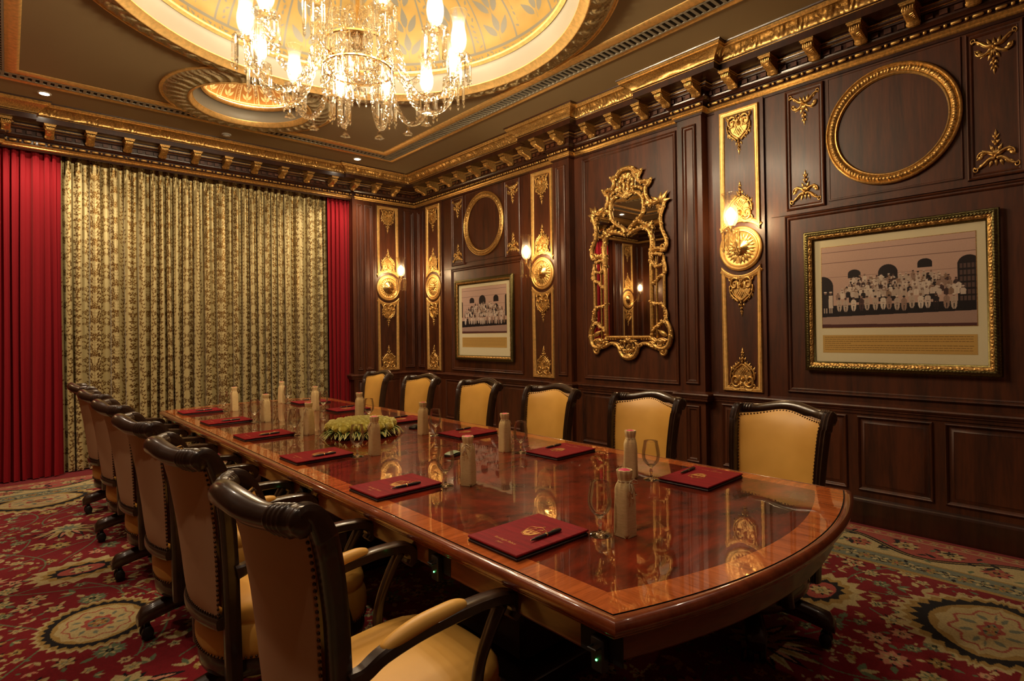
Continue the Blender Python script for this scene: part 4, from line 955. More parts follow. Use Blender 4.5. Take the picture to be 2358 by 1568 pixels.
# ---------------- framed group photographs ----------------
def crowd_print(w_, h_, res, seed, arches, rows, side_dark):
    BG = S(206, 170, 152); c = Canvas(0, w_, 0, h_, res, BG); r = random.Random(seed)
    for j in range(c.ny): c.a[:, j] = np.array(BG) * (0.90 + 0.18 * (j / c.ny))
    dk = S(34, 24, 26)
    for y in (0.80, 0.93, 0.62): c.poly([(0, h_ * y), (w_, h_ * y), (w_, h_ * (y + .006)), (0, h_ * (y + .006))], S(120, 88, 80))
    for cx, base, wd, top, kind in arches:
        X, Wd = cx * w_, wd * w_; t = np.linspace(0, PI, 16); yb, yt = base * h_, top * h_; rad = Wd / 2
        ry = min(rad, yt - yb) if kind else (yt - yb) * 0.5
        c.poly([(X - rad, yb), (X + rad, yb)] + [(X + rad * math.cos(a), yt - ry + ry * math.sin(a)) for a in t], dk)
        if kind == 2:
            for ix in range(-2, 3):
                for iy in range(6): c.poly([(X + ix * Wd * 0.17 - Wd * .06, yb + iy * h_ * .07), (X + ix * Wd * 0.17 + Wd * .06, yb + iy * h_ * .07), (X + ix * Wd * 0.17 + Wd * .06, yb + iy * h_ * .07 + h_ * .05), (X + ix * Wd * 0.17 - Wd * .06, yb + iy * h_ * .07 + h_ * .05)], S(96, 74, 68))
    c.poly([(0, 0.13 * h_), (w_, 0.13 * h_), (w_, 0.27 * h_), (0, 0.27 * h_)], S(28, 20, 24)); c.poly([(0, 0), (w_, 0), (w_, 0.165 * h_), (0, 0.13 * h_)], S(176, 144, 130)); c.poly([(0, 0), (w_, 0), (w_, 0.03 * h_), (0, 0.04 * h_)], S(88, 50, 48))
    skin = [S(128, 96, 84), S(112, 80, 70), S(150, 118, 100)]; wh = [S(214, 194, 178), S(196, 174, 156), S(226, 208, 190)]; mid = [S(160, 130, 114), S(150, 118, 96)]; dks = [S(40, 30, 32), S(74, 52, 50)]
    for ri, (y, sc_, x0, x1, n) in enumerate(rows):
        for k in range(n):
            x = (x0 + (x1 - x0) * (k + 0.5) / n) * w_ + r.uniform(-.2, .2) * w_ * (x1 - x0) / n; yy = y * h_ + r.uniform(-.014, .014) * h_; s_ = sc_ * w_ * 1.22
            q = r.random(); col = r.choice(wh) if q < .62 else (r.choice(mid) if q < .82 else r.choice(dks)); sit = ri == len(rows) - 1
            c.poly([(x - s_ * .5, yy - s_ * 1.5), (x + s_ * .5, yy - s_ * 1.5), (x + s_ * .55, yy - s_ * .35), (x + s_ * .25, yy), (x - s_ * .25, yy), (x - s_ * .55, yy - s_ * .35)], col)
            c.stroke([(x, yy - .2 * s_), (x, yy - s_ * 1.4)], s_ * .05, tuple(v * .7 for v in col))
            if sit:
                for sg in (-1, 1):
                    c.poly([(x + sg * s_ * .1, yy - s_ * 1.3), (x + sg * s_ * .55, yy - s_ * 1.3), (x + sg * s_ * .45, yy - s_ * 2.2), (x + sg * s_ * .2, yy - s_ * 2.7), (x + sg * s_ * .05, yy - s_ * 2.7)], col)
                    c.disc(x + sg * .2 * s_, yy - 2.75 * s_, .1 * s_, S(60, 44, 42)); c.disc(x + sg * .16 * s_, yy - 1.15 * s_, .1 * s_, r.choice(skin))
            c.disc(x, yy + s_ * .28, s_ * .23, r.choice(skin), s_ * .28, 10)
            c.disc(x, yy + s_ * .42, s_ * .28, r.choice(wh + mid + dks), s_ * .2, 10)
    for x, cc in ((0.025, dks[0]), (0.065, wh[0])) if side_dark else ():
        X = x * w_; c.poly([(X - .017 * w_, .24 * h_), (X + .017 * w_, .24 * h_), (X + .015 * w_, .40 * h_), (X - .015 * w_, .40 * h_)], cc); c.disc(X, .425 * h_, .010 * w_, skin[0]); c.disc(X, .44 * h_, .012 * w_, wh[0], .006 * w_)
        for sg in (-1, 1): c.poly([(X + sg * .008 * w_ - .004, .18 * h_), (X + sg * .008 * w_ + .004, .18 * h_), (X + sg * .008 * w_ + .004, .24 * h_), (X + sg * .008 * w_ - .004, .24 * h_)], wh[1])
    nz = np.random.RandomState(seed).rand(c.nx, c.ny, 1); c.a *= 0.93 + 0.14 * nz
    return c
M['print'] = vcol('sepia_print', 0.6, 0.3)
def framed(cu, hwid, z0, z1, seed, arches, rows, label, side_dark):
    t = empty('framed_photograph', (0, 0, 0), 0, label, 'picture'); t.matrix_world = WR @ Matrix.Translation((cu, 0, 0.012))
    b = MB(); fw = 0.072
    frame_sweep(b, rect(-hwid, hwid, z0, z1), [(0, 0), (0.0, 0.028), (0.006, 0.034), (0.010, 0.034)]); frame_sweep(b, rect(-hwid, hwid, z0, z1), [(0.060, 0.026), (0.064, 0.022), (0.070, 0.018), (0.072, 0.006)]); b.build('frame', M['frame_green'], t, angle=50)
    # carved bands, built side by side
    def band(o0, o1, h0, pat, n_per, mt, nm, amp):
        b = MB()
        for k in range(4):
            A, B = [rect(-hwid, hwid, z0, z1)[k], rect(-hwid, hwid, z0, z1)[(k + 1) % 4]]; A = np.array(A, float); B = np.array(B, float); d = B - A; Ln = np.linalg.norm(d); d /= Ln; nn = np.array([-d[1], d[0]])
            N_ = int(Ln / 0.006); G = np.zeros((N_, 8, 3)); per = Ln / round(Ln / n_per)
            for i in range(N_):
                for j in range(8):
                    v = j / 7; o = o0 + (o1 - o0) * v; s_ = o + (Ln - 2 * o) * i / (N_ - 1); p = A + d * s_ + nn * o
                    G[i, j] = (p[0], p[1], h0(v) + amp * pat((s_ % per) / per, v))
            b.grid(G)
        b.build(nm, M[mt], t, angle=180)
    band(0.010, 0.036, lambda v: 0.034 + 0.008 * math.sin(PI * v * .5), lambda u, v: abs(math.sin((u * 3 + v) * PI)) * math.exp(-((v - .5) / .3) ** 2), 0.055, 'frame_green', 'leaf_band', 0.007)
    band(0.036, 0.060, lambda v: 0.036 - 0.010 * v, lambda u, v: (1.0 if 0.55 < ((u - .5) / .42) ** 2 + ((v - .5) / .42) ** 2 < 1.0 else 0) + 1.2 * math.exp(-((u - .5) / .22) ** 2 - ((v - .5) / .14) ** 2) + 0.8 * math.exp(-(min(u, 1 - u) / .05) ** 2 - ((v - .5) / .2) ** 2), 0.062, 'gold_dark', 'egg_band', 0.006)
    b = MB(); x0, x1 = -hwid + fw, hwid - fw; b.add([(x0, z0 + fw, .008), (x1, z0 + fw, .008), (x1, z1 - fw, .008), (x0, z1 - fw, .008)], [(0, 1, 2, 3)]); b.build('mat_board', M['mat_board'], t, False)
    px0, px1 = -0.465, 0.465; py0, py1 = 1.437, 2.047
    b = MB(); frame_sweep(b, rect(px0 - .004, px1 + .004, py0 - .004, py1 + .004), [(0, .0085), (0.001, .010), (.003, .010), (.004, .0085)]); b.build('print_fillet', M['gold_dark'], t)
    c = crowd_print(px1 - px0, py1 - py0, 0.002, seed, arches, rows, side_dark); P = np.zeros((c.nx, c.ny, 3)); P[..., 0] = px1 - c.x[:, None]; P[..., 1] = py0 + c.y[None, :]; P[..., 2] = 0.0095
    big_grid('printed_photo', P, M['print'], c.a, t)
    b = MB(); b.add([(px0, 1.247, .009), (px1, 1.247, .009), (px1, 1.380, .009), (px0, 1.380, .009)], [(0, 1, 2, 3)]); cs = b.build('caption_sheet', M['caption'], t, False)
    b = MB(); r = random.Random(seed)
    for k in range(7):
        y = 1.366 - k * 0.0155; x = px1 - 0.015
        while x > px0 + 0.03:
            l = r.uniform(.008, .03); b.add([(x, y, .0094), (x - l, y, .0094), (x - l, y - .0026, .0094), (x, y - .0026, .0094)], [(0, 1, 2, 3)]); x -= l + .0035
            if r.random() < .006: break
    b.build('caption_lines', M['ink'], cs, False)
    b = MB(); b.add([(x0, z0 + fw, .014), (x1, z0 + fw, .014), (x1, z1 - fw, .014), (x0, z1 - fw, .014)], [(0, 1, 2, 3)]); b.build('glazing', M['picture_glass'], t, False)
rowsA = [(0.60, .022, .22, .80, 15), (0.565, .022, .2, .84, 20), (0.53, .023, .2, .86, 22), (0.495, .023, .16, .9, 24), (0.46, .024, .14, .92, 24), (0.42, .025, .10, .95, 24), (0.335, .028, .11, .90, 16)]
framed(1.205, 0.588, 1.108, 2.180, 3, [(0.0, 0.27, 0.17, 0.64, 1), (0.24, 0.60, 0.09, 0.70, 0), (0.24, 0.30, 0.08, 0.55, 0), (0.47, 0.30, 0.13, 0.73, 1), (0.705, 0.66, 0.09, 0.76, 0), (0.73, 0.3, 0.1, 0.6, 0), (0.96, 0.27, 0.13, 0.76, 2)], rowsA, 'large near framed sepia group photograph of seated and standing people before arches', True)
rowsB = [(0.64, .023, .3, .7, 9), (0.60, .023, .22, .82, 15), (0.555, .024, .15, .88, 18), (0.51, .024, .1, .92, 20), (0.465, .025, .05, .97, 22), (0.42, .025, .04, .97, 22), (0.34, .029, .05, .97, 18)]
framed(5.822, 0.606, 1.068, 2.166, 11, [(0.24, 0.66, 0.11, 0.78, 0), (0.24, 0.35, 0.11, 0.60, 0), (0.48, 0.35, 0.15, 0.82, 1), (0.78, 0.66, 0.11, 0.80, 0), (0.78, 0.35, 0.12, 0.62, 0), (1.0, 0.35, 0.06, 0.8, 1), (0.0, .35, .04, .7, 1)], rowsB, 'far framed sepia group photograph on the wall between the mirror and the corner', False)
# ---------------- rococo mirror ----------------
t = empty('ornate_mirror', (0, 0, 0), 0, 'tall ornate gold rococo mirror with scrolls and flower garlands', 'mirror'); t.matrix_world = WR @ Matrix.Translation((3.49, 0, 0.0))
MO = [(0.0, 3.075), (0.057, 3.069), (0.105, 3.035), (0.125, 3.015), (0.181, 3.008), (0.160, 2.955), (0.175, 2.915), (0.217, 2.900), (0.290, 2.895), (0.265, 2.860), (0.236, 2.840), (0.232, 2.786), (0.250, 2.735), (0.285, 2.695), (0.332, 2.670), (0.384, 2.683), (0.420, 2.70), (0.445, 2.66), (0.425, 2.60), (0.400, 2.53), (0.405, 2.44), (0.425, 2.37), (0.455, 2.31), (0.462, 2.25), (0.440, 2.20), (0.400, 2.20)]
MI = [(0.400, 2.195), (0.43, 2.17), (0.428, 2.05), (0.428, 1.576), (0.445, 1.53), (0.476, 1.47), (0.492, 1.40), (0.480, 1.33), (0.455, 1.29)]
pts = MO + MI; outl = [(x, y) for x, y in pts] + [(0.40, 1.275), (0.30, 1.30), (0.2, 1.315), (0.12, 1.29), (0.10, 1.23), (0.05, 1.19), (0, 1.175)]
full = outl + [(-x, y) for x, y in outl[::-1][1:-1]]
b = MB(); inset = 0.012; b.add([(x * .98, 2.1 + (y - 2.1) * .985, 0.022) for x, y in full], [list(range(len(full)))]); b.build('mirror_glass', M['mirror'], t, False)
b = MB(); b.add([(x * .97, 2.1 + (y - 2.1) * .98, 0.004) for x, y in full] + [(x * .97, 2.1 + (y - 2.1) * .98, 0.020) for x, y in full], [list(range(len(full)))[::-1], list(range(len(full), 2 * len(full)))] + [(i, (i + 1) % len(full), len(full) + (i + 1) % len(full), len(full) + i) for i in range(len(full))]); b.build('backing_board', M['dark'], t, False)
def smooth_line(p, n=8):
    p = np.asarray(p, float); out = []
    for i in range(len(p) - 1):
        p0 = p[max(i - 1, 0)]; p1 = p[i]; p2 = p[i + 1]; p3 = p[min(i + 2, len(p) - 1)]
        for q in np.linspace(0, 1, n, endpoint=False): out.append(0.5 * ((2 * p1) + (-p0 + p2) * q + (2 * p0 - 5 * p1 + 4 * p2 - p3) * q * q + (-p0 + 3 * p1 - 3 * p2 + p3) * q ** 3))
    out.append(p[-1]); return np.array(out)
rr = random.Random(4)
def gild(m, p, r, z=0.03, beads=True, step=0.042, lobes=True):
    r = r * 1.3 if np.isscalar(r) else [q * 1.3 for q in r]
    s_ = smooth_line([(x, y) for x, y in p], 7); P = np.c_[s_, np.full(len(s_), z)]
    rr_ = r if not np.isscalar(r) else np.full(len(P), r)
    if not np.isscalar(r): rr_ = np.interp(np.linspace(0, 1, len(P)), np.linspace(0, 1, len(r)), r)
    m.tube(P, rr_, 8); m.tube(P + np.array([0, 0, float(np.mean(rr_)) * 0.7]), rr_ * 0.45, 6)
    if lobes:
        ar = np.r_[0, np.cumsum(np.hypot(*np.diff(s_, axis=0).T))]; k = 0
        for a in np.arange(step / 2, ar[-1], step):
            i = min(len(s_) - 2, int(np.searchsorted(ar, a))); d = s_[i + 1] - s_[max(i - 1, 0)]; an = math.atan2(d[1], d[0]); k += 1
            lobe(m, s_[i][0], s_[i][1], an + rr.choice([-1, 1]) * rr.uniform(.3, .8), 0.044, 0.028, 0.022, z + float(np.mean(rr_)) * .4)
def garland(m, p, r=0.016, z=0.04):
    s_ = smooth_line(p, 10); ar = np.r_[0, np.cumsum(np.hypot(*np.diff(s_, axis=0).T))]
    m.tube(np.c_[s_, np.full(len(s_), z - .008)], r * 0.9, 6)
    for a in np.arange(0, ar[-1], r * 1.15):
        i = min(len(s_) - 1, int(np.searchsorted(ar, a))); x, y = s_[i]; x += rr.uniform(-.6, .6) * r; y += rr.uniform(-.6, .6) * r; rd = r * rr.uniform(.55, .85)
        m.ball((x, y, z + rr.uniform(0, .008)), rd, 7, 5)
        if rr.random() < .5:
            for q in range(5): lobe(m, x, y, q * 1.257, rd * 1.7, rd, .006, z + rd * .6)
def mir(f):
    m = MB(); both_sides(m, f); return m
def outer(m):
    gild(m, MO[:5], 0.019); gild(m, [MO[4], (0.150, 2.955), (0.170, 2.912), (0.217, 2.900), MO[8]], 0.016); gild(m, MO[8:16], 0.016); gild(m, MO[17:25], [0.018, 0.013, 0.017])
    lobe(m, 0.40, 2.66, 0.9, 0.13, 0.05, 0.03, .03); lobe(m, 0.40, 2.66, 1.5, 0.10, 0.045, 0.03, .03); lobe(m, 0.41, 2.66, 0.2, 0.10, 0.045, 0.03, .03); lobe(m, 0.38, 2.68, 2.6, 0.10, 0.04, 0.03, .03); garland(m, [(0.37, 2.64), (0.40, 2.60), (0.385, 2.57)], .018)
    for k in range(4): a = [(0.181, 3.008), (0.29, 2.895), (0.13, 2.99), (0.24, 2.9)][k]; lobe(m, a[0] - .02, a[1] - .01, .5, .05, .03, .02, .03)
    sp = spiral(0.425, 2.235, 0.04, 0.008, 0.3, -1.2, 16); sp[:, 2] = .035; m.tube(sp, tap(16, .014, .008), 7)
    gild(m, [(0.455, 2.20), (0.40, 2.215), (0.34, 2.22), (0.29, 2.20)], 0.017)
    gild(m, [(0.428, 2.15), (0.428, 1.58)], 0.012, lobes=False); gild(m, [(0.340, 2.15), (0.340, 1.36)], 0.006, lobes=False)
    gild(m, MI[3:], [0.012, 0.018, 0.020])
    gild(m, [(0.492, 1.40), (0.47, 1.30), (0.41, 1.26), (0.33, 1.28), (0.28, 1.33)], [0.02, .02, .014]); sp = spiral(0.405, 1.235, 0.045, 0.008, 1.2, -1.4, 18); sp[:, 2] = .035; m.tube(sp, tap(18, .016, .009), 7); m.ball((0.405, 1.235, .04), .016)
    gild(m, [(0.40, 1.29), (0.30, 1.275), (0.22, 1.31), (0.15, 1.30), (0.115, 1.26), (0.10, 1.22), (0.06, 1.175), (0, 1.16)], [0.016, .013, .018, .02])
    gild(m, [(0.0, 1.335), (0.07, 1.33), (0.10, 1.29), (0.07, 1.25), (0.03, 1.23), (0, 1.235)], 0.010)
    for x in (0.16, 0.19, 0.22, 0.25, .28): m.ball((x, 1.352, .03), .010, 7, 5)
    gild(m, [(0.44, 1.33), (0.38, 1.35), (0.33, 1.33), (0.28, 1.36)], .014)
    lobe(m, .47, 1.45, 1.9, .1, .05, .03, .03); lobe(m, .45, 1.38, 2.6, .12, .05, .03, .03); lobe(m, .42, 1.32, 3.0, .12, .05, .03, .03)
mir(outer).build('outer_frame', M['gold'], t, angle=180)
def inner(m):
    gild(m, [(0.283, 2.12), (0.283, 1.378)], 0.014, lobes=False); gild(m, [(0.283, 2.20), (0.285, 2.12)], [.02, .014]); 
    gild(m, [(0, 1.372), (0.283, 1.372)], 0.012, lobes=False)
    gild(m, [(0.283, 2.18), (0.298, 2.28), (0.28, 2.38), (0.235, 2.435), (0.163, 2.448), (0.09, 2.43), (0.03, 2.415)], [.018, .016, .016, .013]); lobe(m, .29, 2.3, 1.6, .1, .045, .03, .03); lobe(m, .25, 2.42, 1.0, .1, .045, .03, .03)
    gild(m, [(0.02, 2.425), (0.05, 2.48), (0.12, 2.52), (0.185, 2.585), (0.205, 2.66), (0.195, 2.745), (0.15, 2.80), (0.08, 2.82), (0.03, 2.80), (0, 2.785)], [.016, .013, .015, .013])
    gild(m, [(0, 2.80), (0.03, 2.86), (0.02, 2.92), (0.06, 2.97), (0.03, 3.0), (0, 2.98)], .011); gild(m, [(0.05, 2.83), (0.10, 2.87), (0.16, 2.86), (.2, 2.83)], .010); lobe(m, .06, 2.86, 1.2, .09, .04, .03, .03); lobe(m, .09, 2.92, 2.0, .08, .04, .03, .03)
    gild(m, [(0.20, 2.66), (0.25, 2.665), (0.30, 2.65)], .013); lobe(m, .22, 2.67, .3, .08, .05, .03, .03); garland(m, [(0.15, 2.53), (0.18, 2.50), (0.21, 2.48)], .016); gild(m, [(0.2, 2.46), (.27, 2.47), (.31, 2.44)], .011)
mir(inner).build('inner_frame', M['gold'], t, angle=180)
def gar(m):
    garland(m, [(0.29, 2.17), (0.36, 2.175), (0.41, 2.16)]); garland(m, [(0.295, 2.17), (0.285, 2.12), (0.32, 2.06), (0.38, 2.055), (0.40, 2.06)]); garland(m, [(0.43, 2.10), (0.445, 2.04), (0.44, 1.98), (0.38, 1.95), (0.33, 1.90), (0.305, 1.88)])
    garland(m, [(0.275, 1.72), (0.31, 1.70), (0.38, 1.69), (0.42, 1.66), (0.45, 1.60), (0.44, 1.54), (0.38, 1.50), (0.32, 1.46), (0.285, 1.42), (0.285, 1.36)])
a_ = MB(); gar(a_); a_.build('flower_garland', M['gold_bright'], t, angle=180); b_ = MB(); b_.join(a_, np.diag([-1, 1, 1, 1])); b_.build('flower_garland', M['gold_bright'], t, angle=180)
for y_, a_, l_, w_ in ((1.16, PI / 2, .06, .025), (1.36, -PI / 2, .05, .025), (2.78, PI / 2, .09, .03), (3.02, -PI / 2, .07, .03)):
    b = MB(); b.ball((0, y_, .035), .012, 8, 5)
    for k in range(7): lobe(b, 0, y_, a_ + (k - 3) * 0.42, l_, w_, .03, .03)
    b.build('shell', M['gold'], t, angle=180)
# ---------------- wall sconces ----------------
def shade_mb(r, h, n=28, scal=0):   # hurricane: rounded body, waist, flared scalloped mouth
    prof = []
    for q in np.linspace(0, 1, 17):
        rr0 = 0.42 + 0.58 * math.sin(PI * min(1, q / 0.62)) ** 0.8 if q < 0.5 else None
        prof.append(q)
    body = [(0.50, 0.0), (0.62, 0.03), (0.84, 0.12), (0.95, 0.22), (0.98, 0.32), (0.92, 0.44), (0.82, 0.55), (0.76, 0.65), (0.78, 0.74), (0.86, 0.83), (1.0, 0.92), (1.14, 0.98), (1.18, 1.0)]
    outer_ = [(a * r, z * h) for a, z in body]; inner_ = [(a * r - 0.0022, z * h + 0.0005) for a, z in body[::-1]]
    b = MB(); b.lathe(outer_ + inner_, n, fx=(lambda th, k: 1 + (0.02 * math.cos(24 * th) if k in (11, 12, 13, 14) else 0)) if scal else None); return b
SH_ME = shade_mb(0.044, 0.27, 48, 1).mesh('lamp_shade', M['frosted'], angle=180)
b = MB(); b.lathe([(0.0001, 0.0), (0.012, 0.002), (0.014, 0.02), (0.022, 0.05), (0.026, 0.075), (0.022, 0.10), (0.010, 0.13), (0.0001, 0.145)], 16); BU_ME = b.mesh('bulb', M['bulb']); BU2_ME = BU_ME.copy(); BU2_ME.materials[0] = M['bulb_sconce']
def prism_mb(w_, h, tipr=0.007):    # top bead, button, long cut bar, pointed drop
    b = MB(); b.ball((0, 0, -0.005), 0.0055, 6, 5); hw_ = w_ / 2
    b.lathe([(0.0001, -0.010), (hw_ * .9, -0.014), (hw_, -0.02), (hw_, -h + 0.012), (hw_ * .7, -h + 0.006), (0.0001, -h + 0.003)], 4, a0=PI / 4)
    b.lathe([(0.0001, -h + 0.002), (tipr * .7, -h - 0.001), (tipr, -h - 0.008), (tipr * .5, -h - 0.02), (0.0001, -h - 0.026)], 6); return b
PR_ME = prism_mb(0.014, 0.125).mesh('prism', M['drop'], smooth=False)
def cup_mb():
    b = MB(); b.lathe([(0.0001, -0.045), (0.010, -0.040), (0.012, -0.02), (0.020, -0.010), (0.05, -0.004), (0.062, 0.004), (0.060, 0.008), (0.045, 0.004), (0.022, 0.004), (0.018, 0.02), (0.024, 0.03), (0.020, 0.036), (0.0001, 0.036)], 20, fx=lambda th, k: 1 + (0.05 * math.cos(8 * th) if k in (4, 5, 6) else 0)); return b
CUP_ME = cup_mb().mesh('drip_pan', M['crystal'], angle=60)
b = MB(); b.lathe([(0.014, -0.12), (0.016, -0.1), (0.015, -0.02), (0.010, -0.005)], 12); STUB_ME = b.mesh('socket_tube', M['brass'])
def kid(me, name, parent, loc=(0, 0, 0), rz=0, sc3=None, mtl=None):
    o = bpy.data.objects.new(name, me); COL.objects.link(o); o.parent = parent; o.location = loc; o.rotation_euler = (0, 0, rz)
    if sc3: o.scale = sc3
    return o
slabels = ['lit crystal wall sconce on the gilded panel right of the ornate mirror', 'lit crystal wall sconce on the gilded panel left of the ornate mirror', 'lit crystal wall sconce on the gilded panel beside the right red curtain', 'lit crystal wall sconce seen only as a reflection in the mirror']
for ((lx, ly), (wx, wy)), lab in zip(SCONCE, slabels):
    if wx > XR - 0.01: t = empty('wall_sconce', (wx, wy, 2.125), 0, lab, 'wall lamp', 'crystal wall sconces')
    else: t = empty('wall_sconce', (wx, wy, 2.125), 0, lab, 'wall lamp', 'crystal wall sconces')
    n_ = np.array([-1.0, 0, 0]) if wx > 4.69 else np.array([0, -1.0, 0]); Lp = np.array([lx - wx, ly - wy, 0.0])
    b = MB(); pr = [(0.0001, 0.075), (0.012, 0.073), (0.016, 0.060), (0.035, 0.052), (0.055, 0.042), (0.075, 0.034), (0.092, 0.028), (0.098, 0.022)]
    b.lathe([(r_, -h_) for r_, h_ in pr] if wx > 4.69 else [(r_, -h_) for r_, h_ in pr], 24, (0, 0, 0), 'x' if wx > 4.69 else 'y'); b.build('back_plate', M['brass'], t)
    P_ = []
    for q in np.linspace(0, 1, 22):
        P_.append(Lp * q + np.array([0, 0, -0.055 * math.sin(PI * q * 1.25) * 1.2 + 0.07 * q ** 2]) + n_ * 0.03 * (1 - q))
    b = MB(); b.tube(P_, 0.011, 8); b.build('arm', M['drop'], t)
    cz = 0.12
    # cup end
    b = MB(); b.tube([P_[-1], Lp + np.array([0, 0, cz - 0.03])], 0.008, 8); b.build('arm_tip', M['drop'], t)
    b = MB(); b.lathe([(0.0001, 0.0), (0.010, 0.004), (0.012, 0.02), (0.007, 0.035), (0.012, 0.05), (0.008, 0.07), (0.011, 0.085), (0.004, 0.10), (0.006, 0.12), (0.0001, 0.14)], 10); b.build('spire', M['drop'], t, loc=tuple(n_ * 0.07 + np.array([0, 0, 0.03])))
    b = MB(); b.lathe([(0.0001, 0.0), (0.006, -0.004), (0.010, -0.02), (0.018, -0.05), (0.024, -0.056), (0.020, -0.058), (0.0001, -0.03)], 10); b.build('bell_pendant', M['drop'], t, loc=tuple(Lp * 0.45 + np.array([0, 0, -0.08])))
    cup = kid(CUP_ME, 'drip_pan', t, tuple(Lp + np.array([0, 0, cz])), 0, (1.15, 1.15, 1.1))
    for k in range(8): a = 2 * PI * k / 8; kid(PR_ME, 'prism', cup, (0.056 * math.cos(a), 0.056 * math.sin(a), 0), a, (1.5, 1.5, 1.1))
    kid(STUB_ME, 'socket_tube', t, tuple(Lp + np.array([0, 0, cz + 0.04])), sc3=(.6, .6, .5)); kid(SH_ME, 'lamp_shade', t, tuple(Lp + np.array([0, 0, cz + 0.03])), 0, (1.35, 1.35, 1.0))
    kid(BU2_ME, 'bulb', t, tuple(Lp + np.array([0, 0, cz + 0.055])), 0, (1.25, 1.25, 0.9))
# ---------------- chandelier ----------------
ch = empty('chandelier', (CX, CY, 3.0), 0, 'large sparkling crystal chandelier with glass-shaded lamps hanging from the domed ceiling', 'chandelier')
def zz(v): return v - 3.0
b = MB(); b.tube([(0, 0, zz(3.56)), (0, 0, zz(4.60))], 0.012, 8); b.lathe([(0.03, zz(4.62)), (0.09, zz(4.60)), (0.06, zz(4.56)), (0.02, zz(4.52)), (0.012, zz(4.5))], 24); b.build('suspension_rod', M['brass'], ch)
b = MB(); b.lathe([(0.0001, zz(3.38)), (0.035, zz(3.38)), (0.04, zz(3.40)), (0.03, zz(3.42)), (0.022, zz(3.50)), (0.035, zz(3.54)), (0.028, zz(3.60)), (0.05, zz(3.66)), (0.05, zz(3.72)), (0.03, zz(3.8)), (0.02, zz(4.0))], 20); b.build('stem', M['crystal'], ch)
b = MB(); b.lathe([(0.080, zz(3.490)), (0.088, zz(3.482)), (0.088, zz(3.462)), (0.076, zz(3.458)), (0.0001, zz(3.47))], 32, fx=lambda t_, k: 1 + .02 * math.cos(16 * t_)); b.build('upper_gallery', M['brass'], ch)
b = MB(); b.lathe([(0.225, zz(3.412)), (0.238, zz(3.405)), (0.238, zz(3.392)), (0.225, zz(3.390))], 40); b.lathe([(0.228, zz(3.245)), (0.240, zz(3.240)), (0.240, zz(3.232)), (0.228, zz(3.230))], 40); b.build('ring_frame', M['brass'], ch)
b = MB(); b.lathe([(0.0001, zz(3.135)), (0.05, zz(3.145)), (0.11, zz(3.175)), (0.15, zz(3.215)), (0.165, zz(3.25)), (0.158, zz(3.25)), (0.14, zz(3.22)), (0.1, zz(3.185)), (0.0001, zz(3.145))], 32, fx=lambda t_, k: 1 + .015 * math.cos(32 * t_)); b.build('bowl', M['crystal'], ch)
b = MB(); b.lathe([(0.0001, zz(3.140)), (0.018, zz(3.132)), (0.012, zz(3.12)), (0.022, zz(3.112)), (0.040, zz(3.095)), (0.047, zz(3.075)), (0.040, zz(3.055)), (0.018, zz(3.04)), (0.012, zz(3.03)), (0.016, zz(3.02)), (0.0001, zz(3.0))], 16); b.build('ball_finial', M['crystal'], ch, smooth=False)
# tapered long drops around the centre
def taper_drop(l, w_, nm):
    b = MB(); b.ball((0, 0, -0.004), 0.006, 6, 5); b.lathe([(0.0001, -0.01), (w_ * .45, -0.014), (w_ * .5, -0.03), (w_, -l * 0.8), (w_ * .6, -l * 0.93), (0.0001, -l)], 6); b.ball((0, 0, -l - .006), 0.007, 6, 5)
    b.lathe([(0.0001, -l - .012), (w_ * .6, -l - .02), (w_ * .35, -l - .034), (0.0001, -l - .045)], 5); return b.mesh(nm, M['drop'], smooth=False)
LD = taper_drop(0.135, 0.009, 'long_drop'); SD = taper_drop(0.10, 0.008, 'short_drop')
for k in range(16): a = 2 * PI * k / 16; kid(SD, 'short_drop', ch, (0.086 * math.cos(a), 0.086 * math.sin(a), zz(3.462)), a, (1.2, 1.2, 1.25))
for k in range(32): a = 2 * PI * (k + .5) / 32; kid(LD, 'long_drop', ch, (0.235 * math.cos(a), 0.235 * math.sin(a), zz(3.395)), a, (1.25, 1.25, 0.85)); kid(LD, 'long_drop', ch, (0.238 * math.cos(a), 0.238 * math.sin(a), zz(3.235)), a, (1.25, 1.25, 0.9))
for k in range(24): a = 2 * PI * (k + .25) / 24; kid(LD, 'long_drop', ch, (0.175 * math.cos(a), 0.175 * math.sin(a), zz(3.255)), a, (1, 1, .8))
# one arm with its lamp, copied twelve times
AP = smooth_line([(0.03, zz(3.40)), (0.075, zz(3.53)), (0.16, zz(3.58)), (0.235, zz(3.50)), (0.29, zz(3.33)), (0.345, zz(3.15)), (0.41, zz(3.055)), (0.49, zz(3.025)), (0.59, zz(3.06)), (0.665, zz(3.15)), (0.695, zz(3.26))], 7)
n_ = len(AP); tw = np.arange(n_)
b = MB(); pth_ = np.c_[AP[:, 0], np.zeros(n_), AP[:, 1]]
rad = 0.0135 * (1 + 0.0 * tw); tg = np.gradient(pth_, axis=0); tg /= np.linalg.norm(tg, axis=1)[:, None]; fine = np.linspace(0, n_ - 1, n_ * 2); pf = np.c_[np.interp(fine, tw, pth_[:, 0]), 0 * fine, np.interp(fine, tw, pth_[:, 2])]; tf = np.gradient(pf, axis=0); tf /= np.linalg.norm(tf, axis=1)[:, None]
G = np.zeros((len(pf), 12, 3)); bn = np.array([0, 1.0, 0])
for i in range(len(pf)):
    nn = np.cross(tf[i], bn)
    for j in range(12):
        a = 2 * PI * j / 12; tw_ = a + i * 0.22; r_ = 0.0175 * (1 + 0.15 * math.cos(6 * a)); G[i, j] = pf[i] + r_ * (math.cos(tw_) * nn + math.sin(tw_) * bn)
